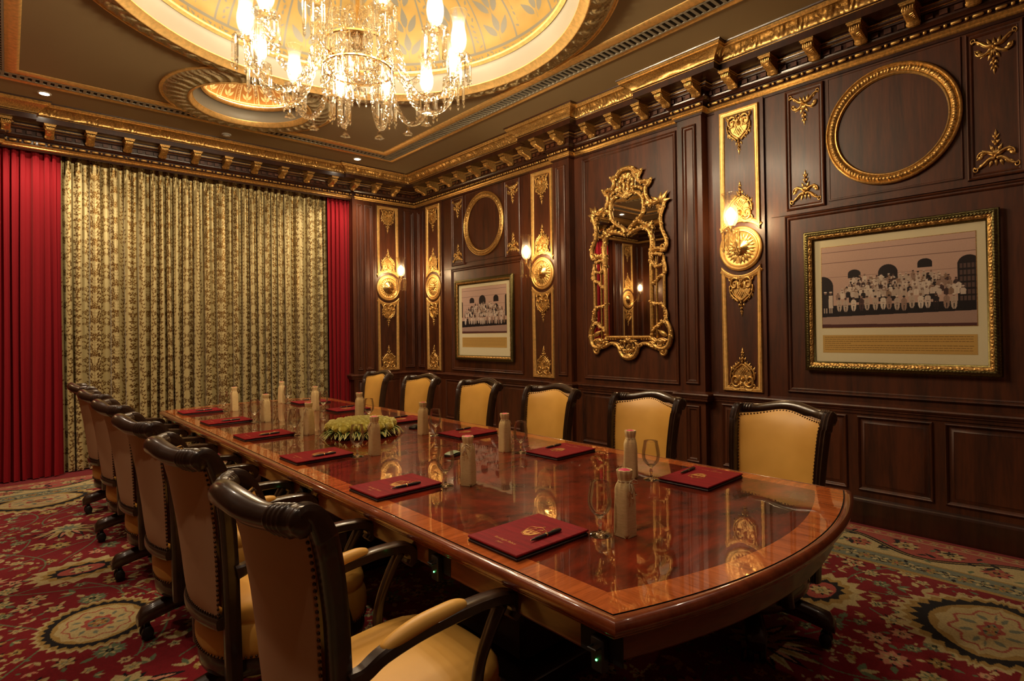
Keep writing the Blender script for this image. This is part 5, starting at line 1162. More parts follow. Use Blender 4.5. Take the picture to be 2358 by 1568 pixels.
b.grid(G, cv=True, capu=True); ARM_ME = b.mesh('arm', M['crystal'], smooth=False)
b = MB(); b.ball((0, 0, 0.0), 0.006, 6, 5); b.lathe([(0.0001, -0.006), (0.008, -0.010), (0.011, -0.02), (0.014, -0.04), (0.022, -0.056), (0.030, -0.062), (0.018, -0.058), (0.0001, -0.035)], 15, fx=lambda t_, k: 1 + (0.18 * math.cos(5 * t_) if k in (4, 5, 6) else 0)); b.lathe([(0.0001, -0.055), (0.004, -0.06), (0.0001, -0.075)], 5); BELL_ME = b.mesh('bell_pendant', M['crystal'], smooth=False)
for k in range(12):
    a = 2 * PI * (k + 0.5) / 12
    arm = kid(ARM_ME, 'arm', ch, (0, 0, 0), a)
    kid(CUP_ME, 'drip_pan', arm, (0.695, 0, zz(3.30)), 0, (1.3, 1.3, 1)); kid(SH_ME, 'lamp_shade', arm, (0.695, 0, zz(3.335)), 0, (1.25, 1.25, 1.0)); kid(BU_ME, 'bulb', arm, (0.695, 0, zz(3.365)), 0, (1.3, 1.3, 1))
    kid(STUB_ME, 'socket_tube', arm, (0.695, 0, zz(3.365)), 0, (.55, .55, .45)); kid(BELL_ME, 'bell_pendant', arm, (0.48, 0, zz(3.004)), 0, (1.2, 1.2, 1.1))
    for q in range(8): t_ = 2 * PI * q / 8; kid(PR_ME, 'prism', arm, (0.695 + 0.077 * math.cos(t_), 0.077 * math.sin(t_), zz(3.30)), t_, (1.55, 1.55, 1.3))
# ---------------- conference table ----------------
TX0, TX1, TY0, TY1, TZ, SAG = 1.042, 2.617, 0.828, 6.06, 0.756, 0.14
TCX = (TX0 + TX1) / 2
def tloop(ins, n=28, z=None):    # table outline, bowed ends, inset
    x0, x1 = TX0 + ins, TX1 - ins; out = []
    for q in np.linspace(-1, 1, n): out.append((TCX + q * (x1 - TCX), TY0 + ins - SAG * (1 - q * q)))
    for q in np.linspace(0, 1, 30)[1:-1]: out.append((x1, TY0 + ins + q * (TY1 - TY0 - 2 * ins)))
    for q in np.linspace(1, -1, n): out.append((TCX + q * (x1 - TCX), TY1 - ins + SAG * (1 - q * q)))
    for q in np.linspace(1, 0, 30)[1:-1]: out.append((x0, TY0 + ins + q * (TY1 - TY0 - 2 * ins)))
    return np.array(out)
tb = empty('conference_table', (TCX, 3.45, 0), 0, 'long glossy mahogany conference table with bowed ends in the middle of the room', 'table')
OFF = np.array([TCX, 3.45, 0.0])
def skirt(mb, prof):   # prof (inset, z)
    G = np.stack([np.c_[tloop(i), np.full(len(tloop(i)), z)] - OFF for i, z in prof], 1); mb.grid(G, cu=True)
def flat(mb, ins, z): l = tloop(ins); mb.add(np.c_[l, np.full(len(l), z)] - OFF, [list(range(len(l)))])
b = MB(); skirt(b, [(0.026, TZ), (0.027, TZ - 0.003), (0.0295, TZ - 0.003), (0.03, TZ)]); b.build('groove', M['dark'], tb)
b = MB(); skirt(b, [(0.026, TZ - 0.001), (0.020, TZ + 0.001), (0.010, TZ - 0.002), (0.003, TZ - 0.009), (0.0, TZ - 0.020), (0.002, TZ - 0.032), (0.010, TZ - 0.042), (0.016, TZ - 0.046), (0.017, TZ - 0.050), (0.022, TZ - 0.055), (0.05, TZ - 0.058), (0.09, TZ - 0.058)]); b.build('edge_molding', M['table_edge'], tb)
b = MB(); flat(b, 0.11, TZ); b.build('veneer_center', M['table_top'], tb, False)
# veneer bands: long sides and ends get their own grain direction
lo_, li_ = tloop(0.0295), tloop(0.11); n = 28
bands = [MB() for _ in range(4)]
for i in range(len(lo_)):
    j = (i + 1) % len(lo_); w_i = 0 if i < n - 1 else 1 if i < n + 27 else 2 if i < 2 * n + 27 else 3
    bands[w_i].add([(*lo_[i], TZ), (*lo_[j], TZ), (*li_[j], TZ), (*li_[i], TZ)] - OFF, [(0, 1, 2, 3)])
for k, m_ in enumerate(bands): m_.build('end_band' if k % 2 == 0 else 'side_band', M['table_band_end'] if k % 2 == 0 else M['table_band'], tb, False)
b = MB(); flat(b, 0.03, TZ - 0.04); b.build('underside', M['table_apron'], tb, False)
b = MB(); skirt(b, [(0.050, TZ - 0.056), (0.050, TZ - 0.13), (0.056, TZ - 0.138), (0.075, TZ - 0.138), (0.075, TZ - 0.05)])
ap = b.build('apron', M['table_apron'], tb, angle=35)
LEDY = [0.912, 1.612, 2.768, 3.884, 4.97, 5.85]
for i, y in enumerate(LEDY):
    for sx in (0, 1):
        if sx and i: continue
        X = (TX0 + 0.050 if sx == 0 else TX1 - 0.050); s_ = -1 if sx == 0 else 1
        b = MB(); b.box(-0.002, 0.004, -0.065, 0.065, -0.074, 0.002); o = b.build('socket_recess', M['dark'], tb, False, loc=(X - OFF[0], y - OFF[1], TZ - 0.058))
        b = MB(); b.bbox(-0.028, -0.004, -0.028, 0.012, -0.092, -0.008, 0.004); b.tube([(-0.028, -0.02, -0.03), (-0.045, -0.02, -0.03), (-0.045, 0.004, -0.03), (-0.028, 0.004, -0.03)], 0.003, 6); q = b.build('power_socket', M['black'], tb, angle=40, loc=(X - OFF[0], y - OFF[1], TZ - 0.062))
        q['label'] = 'black socket unit with green indicator light'
        b = MB(); b.ball((-0.029, -0.008, -0.062), 0.0028, 6, 5); b.build('indicator_light', M['led'], q)
for y in (1.9, 3.45, 5.0):
    b = MB(); b.bbox(-0.30, 0.30, -0.22, 0.22, 0.10, TZ - 0.06, 0.02); b.build('pedestal', M['chair_wood'], tb, angle=40, loc=(0, y - 3.45, 0))
    b = MB(); b.bbox(-0.42, 0.42, -0.30, 0.30, 0.0, 0.10, 0.02); b.build('plinth', M['chair_wood'], tb, angle=40, loc=(0, y - 3.45, 0))
# ---------------- place settings ----------------
def text_mesh(txt, size, shear, mtl, name):
    cu = bpy.data.curves.new('txt', 'FONT'); cu.body = txt; cu.size = size; cu.shear = shear; cu.align_x = 'CENTER'; cu.extrude = 0.0
    ob = bpy.data.objects.new('txt', cu); COL.objects.link(ob); dg = bpy.context.evaluated_depsgraph_get(); me = bpy.data.meshes.new_from_object(ob.evaluated_get(dg))
    bpy.data.objects.remove(ob); me.name = name; me.materials.clear(); me.materials.append(mtl); return me
FZ = 0.020
b = MB(); b.bbox(-0.16, 0.16, -0.118, 0.118, 0.0, 0.008, 0.002); b.bbox(-0.156, 0.157, -0.114, 0.116, 0.008, 0.013, 0.001); FB_ME = b.mesh('pad_body', M['folder_dark'], angle=30)
b = MB(); b.bbox(-0.161, 0.161, -0.119, 0.119, 0.0135, FZ, 0.0022); FC_ME = b.mesh('cover', M['folder'], angle=30)
T1 = text_mesh('Rambagh Palace', 0.0155, 0.35, M['print_gold'], 'hotel_name'); T2 = text_mesh('Jaipur', 0.012, 0.35, M['print_gold'], 'city_name')
# crest: a hexagonal shield, line drawn
b = MB()
def ln(p, r=0.0007): b.tube(np.c_[np.array(p, float), np.zeros(len(p))], r, 4, caps=False)
hexo = [(-0.030, 0.012), (-0.018, -0.028), (0, -0.036), (0.018, -0.028), (0.030, 0.012), (0.030, 0.028), (0.014, 0.034), (0.0, 0.042), (-0.014, 0.034), (-0.030, 0.028), (-0.030, 0.012)]
ln(hexo, 0.0009); ln([(-0.028, 0.006), (0.028, 0.006)], 0.0009); ln([(-0.028, 0.0), (0.028, 0.0)])
b.add([(-0.026, -0.002, 0), (0.026, -0.002, 0), (0.015, -0.026, 0), (0, -0.032, 0), (-0.015, -0.026, 0)], [(0, 1, 2, 3, 4)])
for x in (-0.012, 0.012): ln([(x - .008, 0.010), (x - 0.004, 0.022), (x + 0.004, 0.026), (x + 0.009, 0.018), (x + .005, 0.010)]); ln([(x, 0.026), (x + 0.004, 0.033)])
ln([(0, 0.040), (0.004, 0.047), (0, 0.052), (-0.004, 0.047), (0, 0.040)]); CR_ME = b.mesh('crest_print', M['print_gold'], angle=180)
b = MB()
for x in (-0.008, 0.006): b.add([(x, -0.006, 0), (x + .006, -0.006, 0), (x + .003, -0.018, 0), (x - .002, -0.018, 0)], [(0, 1, 2, 3)])
CR2_ME = b.mesh('crest_gates', M['folder'], smooth=False)
b = MB(); b.lathe([(0.0001, -0.070), (0.0015, -0.069), (0.004, -0.055), (0.0052, -0.040), (0.0056, -0.002)], 12, (0, 0, 0), 'x'); b.lathe([(0.0058, 0.003), (0.0058, 0.045), (0.005, 0.062), (0.0048, 0.068), (0.0001, 0.070)], 12, (0, 0, 0), 'x'); PB_ME = b.mesh('pen_barrel', M['black'])
b = MB(); b.lathe([(0.0056, -0.002), (0.0063, -0.001), (0.0063, 0.003), (0.0058, 0.004)], 12, (0, 0, 0), 'x'); b.lathe([(0.0001, -0.074), (0.0012, -0.070), (0.0030, -0.060), (0.0042, -0.054)], 10, (0, 0, 0), 'x'); b.tube([(0.062, 0, 0.006), (0.058, 0, 0.0085), (0.03, 0, 0.0085), (0.024, 0, 0.007)], 0.0011, 5); PM_ME = b.mesh('pen_trim', M['brass'])
# water goblet
b = MB(); b.lathe([(0.0001, 0.0015), (0.035, 0.0), (0.036, 0.0022), (0.020, 0.005), (0.008, 0.010), (0.0048, 0.02), (0.0055, 0.033), (0.0085, 0.040), (0.0055, 0.047), (0.0060, 0.056), (0.013, 0.0635), (0.020, 0.0695), (0.010, 0.0705), (0.0001, 0.069)], 32, mi=0)
b.lathe([(0.0195, 0.0690), (0.028, 0.077), (0.0350, 0.088), (0.0385, 0.100), (0.0398, 0.113), (0.0385, 0.130), (0.0355, 0.148), (0.0320, 0.165), (0.0305, 0.1755), (0.0299, 0.1758)], 40, mi=1)
b.tube([(0.0302 * math.cos(t), 0.0302 * math.sin(t), 0.1758) for t in np.arange(40) * 2 * PI / 40], 0.0006, 6, closed=True, mi=0); GL_ME = b.mesh('wine_glass', [M['glass'], M['bowl_glass']], angle=60)
# fabric bottle bag
b = MB(); rings = []
for z, r, sq, ruf in [(0.0, 0.0255, 0.9, 0), (0.003, 0.0285, 0.95, 0), (0.012, 0.029, 0.9, 0), (0.06, 0.0285, 0.7, 0), (0.12, 0.028, 0.55, 0), (0.155, 0.0270, 0.4, 0.02), (0.168, 0.0245, 0.2, 0.05), (0.176, 0.0215, 0.1, 0.09), (0.181, 0.0200, 0, 0.10), (0.187, 0.0210, 0, 0.10), (0.200, 0.0235, 0, 0.09), (0.214, 0.0250, 0, 0.10), (0.216, 0.0240, 0, 0.09), (0.205, 0.0215, 0, .06), (0.19, 0.018, 0, .05)]:
    row = []
    for k in range(48):
        a = 2 * PI * k / 48 + PI / 4; c_, s_ = abs(math.cos(a)), abs(math.sin(a)); f = 1 / max((c_ ** (2 + 6 * sq) + s_ ** (2 + 6 * sq)) ** (1 / (2 + 6 * sq)), .1)
        rr_ = r * f * (1 + ruf * math.sin(9 * a + z * 30)) + 0.0012 * math.sin(3 * a + z * 70) * (1 if 0.02 < z < .17 else 0); row.append((rr_ * math.cos(a), rr_ * math.sin(a), z))
    rings.append(row)
b.grid(np.array(rings).transpose(1, 0, 2), cu=True)
b.add([(0.03 * math.cos(t), 0.03 * math.sin(t), 0.0) for t in np.arange(0, 6.28, .4)], [list(range(16))])
for sx, sy in ((1, 0), (-1, 0), (0, 1), (0, -1)):   # folded corner flaps of the base
    px, py = sy, sx; o = 0.0292
    b.add([(sx * o + px * 0.026, sy * o + py * 0.026, 0.001), (sx * o - px * 0.026, sy * o - py * 0.026, 0.001), (sx * (o + .0008), sy * (o + .0008), 0.022)], [(0, 1, 2)])
BG_ME = b.mesh('cloth_bag', M['linen'], angle=180)
b = MB(); b.lathe([(0.0001, 0.2165), (0.014, 0.2165), (0.0195, 0.213), (0.0175, 0.19)], 20); BT_ME = b.mesh('bottle_cap', M['pink'])
b = MB(); th = np.linspace(0, 2 * PI, 24, endpoint=False); b.tube([(0.0215 * math.cos(t), 0.0215 * math.sin(t), 0.179) for t in th], 0.0016, 6, closed=True)
b.tube([(-0.022, 0.0, 0.179), (-0.028, 0.012, 0.172), (-0.033, 0.018, 0.155), (-0.034, 0.010, 0.142), (-0.031, 0.002, 0.152), (-0.024, 0.0, 0.176)], 0.0017, 6); b.tube([(-0.022, 0.0, 0.179), (-0.030, -0.008, 0.186), (-0.034, -0.022, 0.180), (-0.033, -0.028, 0.170), (-0.030, -0.012, 0.172), (-0.024, 0, 0.177)], 0.0017, 6)
b.tube([(-0.022, 0.001, 0.178), (-0.034, -0.004, 0.160), (-0.037, -0.012, 0.138)], 0.0015, 6); b.tube([(-0.022, 0.001, 0.178), (-0.035, 0.004, 0.158), (-0.036, 0.006, 0.130)], 0.0015, 6); b.ball((-0.037, -0.012, 0.137), 0.0032, 6, 5); b.ball((-0.036, 0.006, 0.129), 0.0032, 6, 5); b.ball((-0.024, 0, 0.178), 0.0045, 7, 5); BC_ME = b.mesh('drawstring', M['cord'], angle=180)
ORD = ['nearest', 'second nearest', 'third', 'fourth', 'fifth', 'farthest']
SETL = [(1.27, 1.358, 0.0), (1.262, 2.192, 0.03), (1.272, 3.06, 0.03), (1.285, 3.96, 0.02), (1.285, 4.83, 0.03), (1.29, 5.66, 0.0)]
SETR = [(2.328, 1.352, 0.03), (2.30, 2.19, 0.03), (2.29, 3.03, 0.02), (2.29, 3.86, 0.0), (2.28, 4.78, 0.0), (2.27, 5.60, 0.0)]
GLL = [(1.46, 1.217), (1.444, 2.078), (1.441, 2.917), (1.446, 3.847), (1.449, 4.686), (1.453, 5.551)]; GLR = [(2.17, 1.507), (2.145, 2.351), (2.117, 3.154), (2.105, 4.056), (2.099, 4.894), (2.094, 5.735)]
BGL = [(1.52, 1.160), (1.53, 2.026), (1.535, 2.897), (1.535, 3.821), (1.525, 4.651), (1.54, 5.539)]; BGR = [(2.145, 1.600), (2.11, 2.445), (2.085, 3.255), (2.085, 4.175), (2.07, 5.005), (2.06, 5.81)]
rs_ = random.Random(9)
def folder(x, y, rz, i, side):
    t = empty('leather_folder', (x, y, TZ), rz, f'burgundy folder with gold crest, {ORD[i]} from the camera in the {side} row', 'folder', 'burgundy folders along the table')
    kid(FB_ME, 'pad_body', t); kid(FC_ME, 'cover', t); kid(CR_ME, 'crest_print', t, (0.012, -0.005, FZ + 0.0006), -PI / 2, (1.15, 1.15, 1)); kid(CR2_ME, 'crest_gates', t, (0.012, -0.005, FZ + 0.0011), -PI / 2, (1.15, 1.15, 1))
    kid(T1, 'hotel_name', t, (-0.108, 0.0, FZ + 0.0006), -PI / 2); kid(T2, 'city_name', t, (-0.128, 0.0, FZ + 0.0006), -PI / 2)
    return t
def pen(x, y, rz, i, side):
    t = empty('ballpoint_pen', (x, y, TZ + FZ + 0.0062), rz, f'black pen with gold trim lying on the {ORD[i]} burgundy folder of the {side} row', 'pen', 'pens on the folders')
    kid(PB_ME, 'barrel', t); kid(PM_ME, 'metal_trim', t); return t
for i in range(6):
    x, y, a = SETL[i]; folder(x, y, a, i, 'left'); pen(x + 0.012, y - 0.068, a + rs_.uniform(-.05, .12), i, 'left')
    x, y, a = SETR[i]; folder(x, y, PI + a, i, 'right'); pen(x + 0.02, y + 0.078, a + rs_.uniform(0, .12), i, 'right')
    for (gx, gy), (bx, by), sd in ((GLL[i], BGL[i], 'left'), (GLR[i], BGR[i], 'right')):
        o = bpy.data.objects.new('wine_glass', GL_ME); COL.objects.link(o); o.location = (gx, gy, TZ); tag(o, f'clear stemmed water goblet, {ORD[i]} from the camera in the {sd} row', 'glass', 'water goblets on the table')
        t = empty('bottle_bag', (bx, by, TZ), rs_.uniform(-.3, .3) + (0.2 if sd == 'left' else PI + .2) + (PI / 2 if i in (0,) and sd == 'left' else 0), f'bottle in a beige drawstring bag, {ORD[i]} from the camera in the {sd} row', 'bottle', 'cloth-wrapped bottles on the table')
        kid(BG_ME, 'cloth_bag', t); kid(BT_ME, 'bottle_cap', t); kid(BC_ME, 'drawstring', t)
for (x, y), nm in (((1.83, 2.56), 'small sage green rounded device on the table behind the second goblet of the left row'), ((2.18, 3.50), 'small dark flat device on the table just right of the rose centrepiece')):
    t = empty('conference_device', (x, y, TZ), 0.3, nm, 'device', 'small devices on the table'); b = MB(); b.bbox(-0.055, 0.055, -0.035, 0.035, 0, 0.014, 0.003); b.build('base', M['black'], t)
    b = MB(); G = np.zeros((9, 7, 3))
    for p in range(9):
        for q in range(7): u, v = p / 4 - 1, q / 3 - 1; G[p, q] = (u * .054, v * .034, 0.014 + 0.016 * (1 - u * u) ** .6 * (1 - v * v * .6))
    b.grid(G); b.build('cover', M['sage' if x < 2 else 'black'], t)
    t.scale = (0.8, 0.8, 1)
# ---------------- flower centrepiece ----------------
fl = empty('flower_arrangement', (1.79, 3.555, TZ), 0, 'low round centrepiece of cream roses ringed by variegated leaves on the table', 'flowers')
def rose_mesh(seed):
    r = random.Random(seed); b = MB(); R_ = 0.030
    for ringi, (n, rad, h0, h1, op) in enumerate([(3, 0.010, 0.010, 0.046, 0.0), (4, 0.016, 0.004, 0.046, 0.15), (5, 0.022, 0.0, 0.042, 0.45), (5, 0.027, -0.008, 0.036, 0.8)]):
        for k in range(n):
            a0 = 2 * PI * k / n + ringi * 0.7 + r.uniform(-.2, .2); G = np.zeros((7, 6, 3))
            for i in range(7):
                u = i / 6 * 2 - 1; a = a0 + u * (PI / n) * 1.35
                for j in range(6):
                    v = j / 5; bul = math.sin(v * PI * 0.62) ** .7; rr_ = rad * (0.35 + 0.65 * bul) + op * 0.008 * max(0, v - 0.75) * 4; z = h0 - 0.012 + (h1 - h0 + 0.012) * v * (1 - 0.16 * u * u * v) - op * 0.004 * max(0, v - .85) * 6
                    G[i, j] = (rr_ * math.cos(a), rr_ * math.sin(a), z)
            b.grid(G)
    return b.mesh('rose', M['petal'], angle=180)
ROSES = [rose_mesh(k) for k in range(3)]
pts = []; r = random.Random(3)
for k in range(70):
    a = k * 2.39996; rad = 0.205 * math.sqrt((k + .5) / 70); pts.append((rad * math.cos(a), rad * math.sin(a)))
for x, y in pts:
    d = math.hypot(x, y) / 0.205; o = bpy.data.objects.new('rose', ROSES[r.randrange(3)]); COL.objects.link(o); o.parent = fl
    a = math.atan2(y, x); o.location = (x, y, 0.068 - 0.014 * d ** 3); o.rotation_euler = (0, 0.75 * d ** 2.5, a); o.scale = (1.02,) * 3
b = MB(); b.lathe([(0.0001, 0.0), (0.16, 0.0), (0.185, 0.02), (0.17, 0.055), (0.0001, 0.07)], 24); b.build('foam_tray', M['leaf'], fl)
def vleaf(b, x, y, z, a, l, wd, droop, mi_e=1):
    n = 7
    for sc_, mi, dz in ((1.0, mi_e, 0), (0.62, 0, 0.0016)):
        G = np.zeros((n, 5, 3))
        for i in range(n):
            t = i / (n - 1); w_ = wd * math.sin(PI * min(.98, max(.03, t)) ** 0.85) * sc_
            for j in range(5):
                v = (j / 2 - 1) * w_ / 2; tt = l * (t if sc_ == 1 else 0.06 + t * 0.84)
                G[i, j] = (x + tt * math.cos(a) - v * math.sin(a), y + tt * math.sin(a) + v * math.cos(a), z + 0.25 * l * math.sin(tt / l * 2.2) - droop * tt * tt / l + abs(v) * 0.35 + dz)
        b.grid(G, mi=mi)
r = random.Random(8)
for k in range(26):
    a = 2 * PI * k / 26 + r.uniform(-.08, .08); b = MB(); cx, cyy = 0.185 * math.cos(a), 0.185 * math.sin(a); n_l = 5
    for q in range(n_l): vleaf(b, cx, cyy, 0.022 + r.uniform(0, .012), a + (q - 2) * 0.55 + r.uniform(-.15, .15), r.uniform(.070, .105), r.uniform(.026, .036), r.uniform(.3, .55))
    for q in range(2): vleaf(b, cx * .95, cyy * .95, 0.04, a + r.uniform(-.6, .6), .06, .022, .2)
    b.v = [np.c_[V[:, :2], np.maximum(V[:, 2], 0.002)] for V in b.v]
    b.build('leaf_sprig', [M['leaf'], M['leaf_edge']], fl, angle=180)
# ---------------- chairs ----------------
def bl(z): return float(np.interp(z, [0.15, 0.30, 0.385, 0.45, 0.60, 0.75, 0.88, 0.95, 1.0, 1.04], [-0.240, -0.245, -0.248, -0.250, -0.256, -0.266, -0.284, -0.301, -0.322, -0.336]))
def yb(z): return float(np.interp(z, [0.15, 0.45, 0.75, 1.0], [0.205, 0.212, 0.226, 0.240]))   # half width at the post centre
def hump(y): return 0.026 * math.exp(-(y / 0.12) ** 2) - 0.004
def cv_(y, z=1.0): return -float(np.interp(z, [0.2, 0.45, 0.75, 1.0], [0.040, 0.050, 0.070, 0.080])) * (1 - min(1, abs(y / 0.24)) ** 2)
def nails(mb, P, step=0.0165, r=0.0052, nrm=(1, 0, 0)):
    P = np.asarray(P, float); ar = np.r_[0, np.cumsum(np.linalg.norm(np.diff(P, axis=0), axis=1))]; n = int(ar[-1] / step)
    for k in range(n + 1):
        s_ = ar[-1] * k / n; p = [np.interp(s_, ar, P[:, q]) for q in range(3)]; mb.ball(p, r, 7, 4)
def chair_meshes():
    D = {}
    # posts with reeded faces
    b = MB()
    for sgn in (-1, 1):
        b = MB(); pz = np.linspace(0.21, 0.93, 20); path = np.r_[np.c_[[bl(z) + 0.004 for z in pz], pz], smooth_line([(bl(0.93) + .004, 0.93), (-0.306, 0.966), (-0.322, 0.994), (-0.342, 1.006), (-0.356, 1.004)], 5)[1:]]
        tg = np.gradient(path, axis=0); tg /= np.linalg.norm(tg, axis=1)[:, None]; nP = len(path); G = np.zeros((nP, 20, 3))
        for i in range(nP):
            z = path[i][1]; t = i / (nP - 1); hx = np.interp(t, [0, .3, .55, .8, 1], [0.025, 0.025, 0.026, 0.020, 0.010]); hy = np.interp(t, [0, .3, .45, 1], [0.020, 0.022, 0.0245, 0.025]); cyy = sgn * yb(min(z, 1.0) if t < .5 else 1.0); nx, nz_ = tg[i][1], -tg[i][0]
            for j in range(20):
                a = 2 * PI * j / 20; c_, s_ = math.cos(a), math.sin(a); f_ = 1 / (abs(c_) ** 6 + abs(s_) ** 6) ** (1 / 6); x, y = hx * c_ * f_, hy * s_ * f_
                if c_ > .55: x += 0.0035 * math.cos(y / hy * 3 * PI)
                G[i, j] = (path[i][0] + nx * x, cyy + y, z + nz_ * x)
        b.grid(G, cv=True, capu=True)
        D['post', sgn] = b.mesh('back_post', M['chair_wood'], angle=50)
    # crest rail
    b = MB(); ys = np.r_[-0.264, -0.262, -0.257, np.linspace(-0.250, 0.250, 261), 0.257, 0.262, 0.264]; G = np.zeros((len(ys), 18, 3))
    for i, y in enumerate(ys):
        ay = abs(y); k = 1.0 if ay < .252 else {0.257: 0.93, 0.262: 0.72, 0.264: 0.3}[round(ay, 4)]
        for c0 in (0.186, 0.198, 0.210, 0.222): k += 0.13 * math.exp(-((ay - c0) / 0.0038) ** 2)
        k *= 1.06 - 0.16 * math.exp(-((ay - 0.16) / 0.05) ** 2); top = 1.0 + hump(y)
        for j in range(18):
            a = 2 * PI * j / 18; rx = 0.030 * k; rz = 0.031 * k; x = math.cos(a) * rx; z = math.sin(a) * rz
            if math.sin(a) < 0 and math.cos(a) > -0.2: z *= 1.2; x *= 0.85
            G[i, j] = (-0.350 + cv_(y) + x, y, top - 0.006 + z)
    b.grid(G, cv=True, capu=True); D['crest'] = b.mesh('crest_rail', M['chair_wood'], angle=180)
    # upholstered back, front and rear
    def pad(front):
        b = MB(); nu, nv = 19, 21; G = np.zeros((nu, nv, 3))
        for i in range(nu):
            u = i / (nu - 1) * 2 - 1
            for j in range(nv):
                v = j / (nv - 1); z0 = 0.435 if not front else 0.45; 
                y = u * (yb(z0 + v * 0.55) - (0.023 if front else 0.014)); z1 = 0.978 + hump(y) * 1.3 * 1.0; z = z0 + (z1 - z0) * v; e = (1 - u ** 6) * (1 - (2 * v - 1) ** 8); e2 = (1 - u * u) * (1 - (2 * v - 1) ** 4)
                x = bl(z) + cv_(y, z); x += (0.026 + 0.008 * e ** .5 + 0.016 * e2) if front else (-0.014 - 0.006 * e ** .5 - 0.004 * e2); G[i, j] = (x, y, z)
        b.grid(G); 
        return b, G
    bf, GF = pad(True); br, GR_ = pad(False)
    D['front'] = bf.mesh('backrest', M['leather'], angle=180); D['rear'] = br.mesh('rear_panel', M['leather_shaded'], angle=180)
    b = MB()
    for G in (GF, GR_):
        s_ = 0.003 if G is GF else -0.003
        edge = np.concatenate([G[0], G[1:, -1], G[::-1][1:, :][:, :][:, 0] * 0 + G[::-1][1:, 0] if False else G[-1][::-1][1:]]); E_ = []
        mid = G.mean((0, 1))
        for p in edge: q = p.copy(); q[1] *= 0.985; q[2] = min(q[2], q[2]) - (0.006 if q[2] > 0.93 else 0); q[0] += s_; E_.append(q)
        if G is GR_: bt = [np.array([G[i, 0][0] - .004, G[i, 0][1], G[i, 0][2] + 0.008]) for i in range(len(G))]; nails(b, bt)
        nails(b, E_); D['backnails', 0 if G is GF else 1] = b.mesh('nailhead_trim', M['nail'], angle=180); b = MB()
    # rear frame strip and seat
    def plan(k=1.0, n=40):
        out = []
        for i in range(n):
            a = 2 * PI * i / n; c_, s_ = math.cos(a), math.sin(a); f = 1 / (abs(c_) ** 3.6 + abs(s_) ** 3.6) ** (1 / 3.6); x = 0.02 + 0.275 * c_ * f; hw_ = 0.225 + 0.045 * (c_ * f + 1) / 2
            if c_ > 0: x += 0.018 * (1 - (s_ * f) ** 2)
            if c_ < 0: x = x * (0.96) - 0.045 * (-c_) ** .5 * (1 - (s_ * f) ** 2)
            out.append((x * k + 0.02 * (1 - k), hw_ * s_ * f * k))
        return np.array(out)
    b = MB(); prof = [(0.97, 0.262), (1.0, 0.272), (1.025, 0.298), (1.03, 0.330), (1.02, 0.362), (0.985, 0.382), (0.97, 0.386), (0.985, 0.391), (1.0, 0.408), (0.985, 0.430), (0.93, 0.446), (0.80, 0.457), (0.55, 0.466), (0.25, 0.470), (0.02, 0.471)]
    G = np.stack([np.c_[plan(k), np.full(40, z)] for k, z in prof], 1); b.grid(G, cu=True)
    D['seat'] = b.mesh('seat', M['leather'], angle=180)
    b = MB(); G = np.stack([np.c_[plan(k), np.full(40, z)] for k, z in [(0.3, 0.20), (0.95, 0.200), (0.99, 0.206), (1.0, 0.228), (0.995, 0.250), (0.98, 0.264), (0.9, .264)]], 1); b.grid(G, cu=True)
    D['rim'] = b.mesh('seat_frame', M['chair_wood'], angle=60)
    b = MB(); pl = plan(1.015, 120); nails(b, np.c_[np.r_[pl, pl[:1]], np.full(121, 0.275)], 0.0175, 0.0052); D['seatnails'] = b.mesh('nailhead_trim', M['nail'], angle=180)
    b = MB(); G = np.zeros((13, 8, 3))
    for i in range(13):
        y = -0.205 + 0.41 * i / 12
        for j, (dx, z) in enumerate([(-0.012, 0.398), (-0.026, 0.400), (-0.030, 0.410), (-0.030, 0.428), (-0.026, 0.436), (-0.012, 0.438), (0.01, 0.438), (0.01, 0.398)]): G[i, j] = (bl(z) + cv_(y, z) + dx, y, z)
    b.grid(G, cv=True, capu=True); D['strip'] = b.mesh('lower_back_rail', M['chair_wood'], angle=50)
    # arms
    for sgn in (-1, 1):
        Y = lambda x: sgn * np.interp(x, [-0.28, 0.0, 0.25], [0.232, 0.268, 0.278]); b = MB()
        pa = [(-0.236, 0.592), (-0.20, 0.602), (-0.15, 0.628), (-0.05, 0.652), (0.05, 0.662), (0.15, 0.664), (0.22, 0.656), (0.255, 0.638), (0.262, 0.610), (0.245, 0.592)]
        s_ = smooth_line(pa, 5); G = np.zeros((len(s_), 16, 3)); tg = np.gradient(s_, axis=0); tg /= np.linalg.norm(tg, axis=1)[:, None]
        for i, (x, z) in enumerate(s_):
            nx, nz_ = -tg[i][1], tg[i][0]; t = i / (len(s_) - 1); h = np.interp(t, [0, .1, .6, .85, 1], [0.024, 0.019, 0.017, 0.024, 0.012]); w2 = np.interp(t, [0, 0.15, .5, .85, 1], [0.016, 0.021, 0.025, 0.027, 0.026])
            for j in range(16):
                a = 2 * PI * (j + 0.5) / 16; c_, q_ = math.cos(a), math.sin(a); f = 1 / (abs(c_) ** 12 + abs(q_) ** 12) ** (1 / 12); v, w_ = h * c_ * f, w2 * q_ * f
                if t > .78 and c_ > .5: v -= 0.003 * (1 + math.cos(w_ / w2 * 3 * PI)) * min(1, (t - .78) * 10)
                G[i, j] = (x + nx * v, Y(x) + w_, z + nz_ * v)
        b.grid(G, cv=True, capu=True); D['arm', sgn] = b.mesh('armrest', M['chair_wood'], angle=35)
        b = MB(); pp = smooth_line([(-0.155, 0.640), (-0.12, 0.655), (-0.05, 0.674), (0.04, 0.684), (0.085, 0.682)], 5); G = np.zeros((len(pp) + 2, 12, 3))
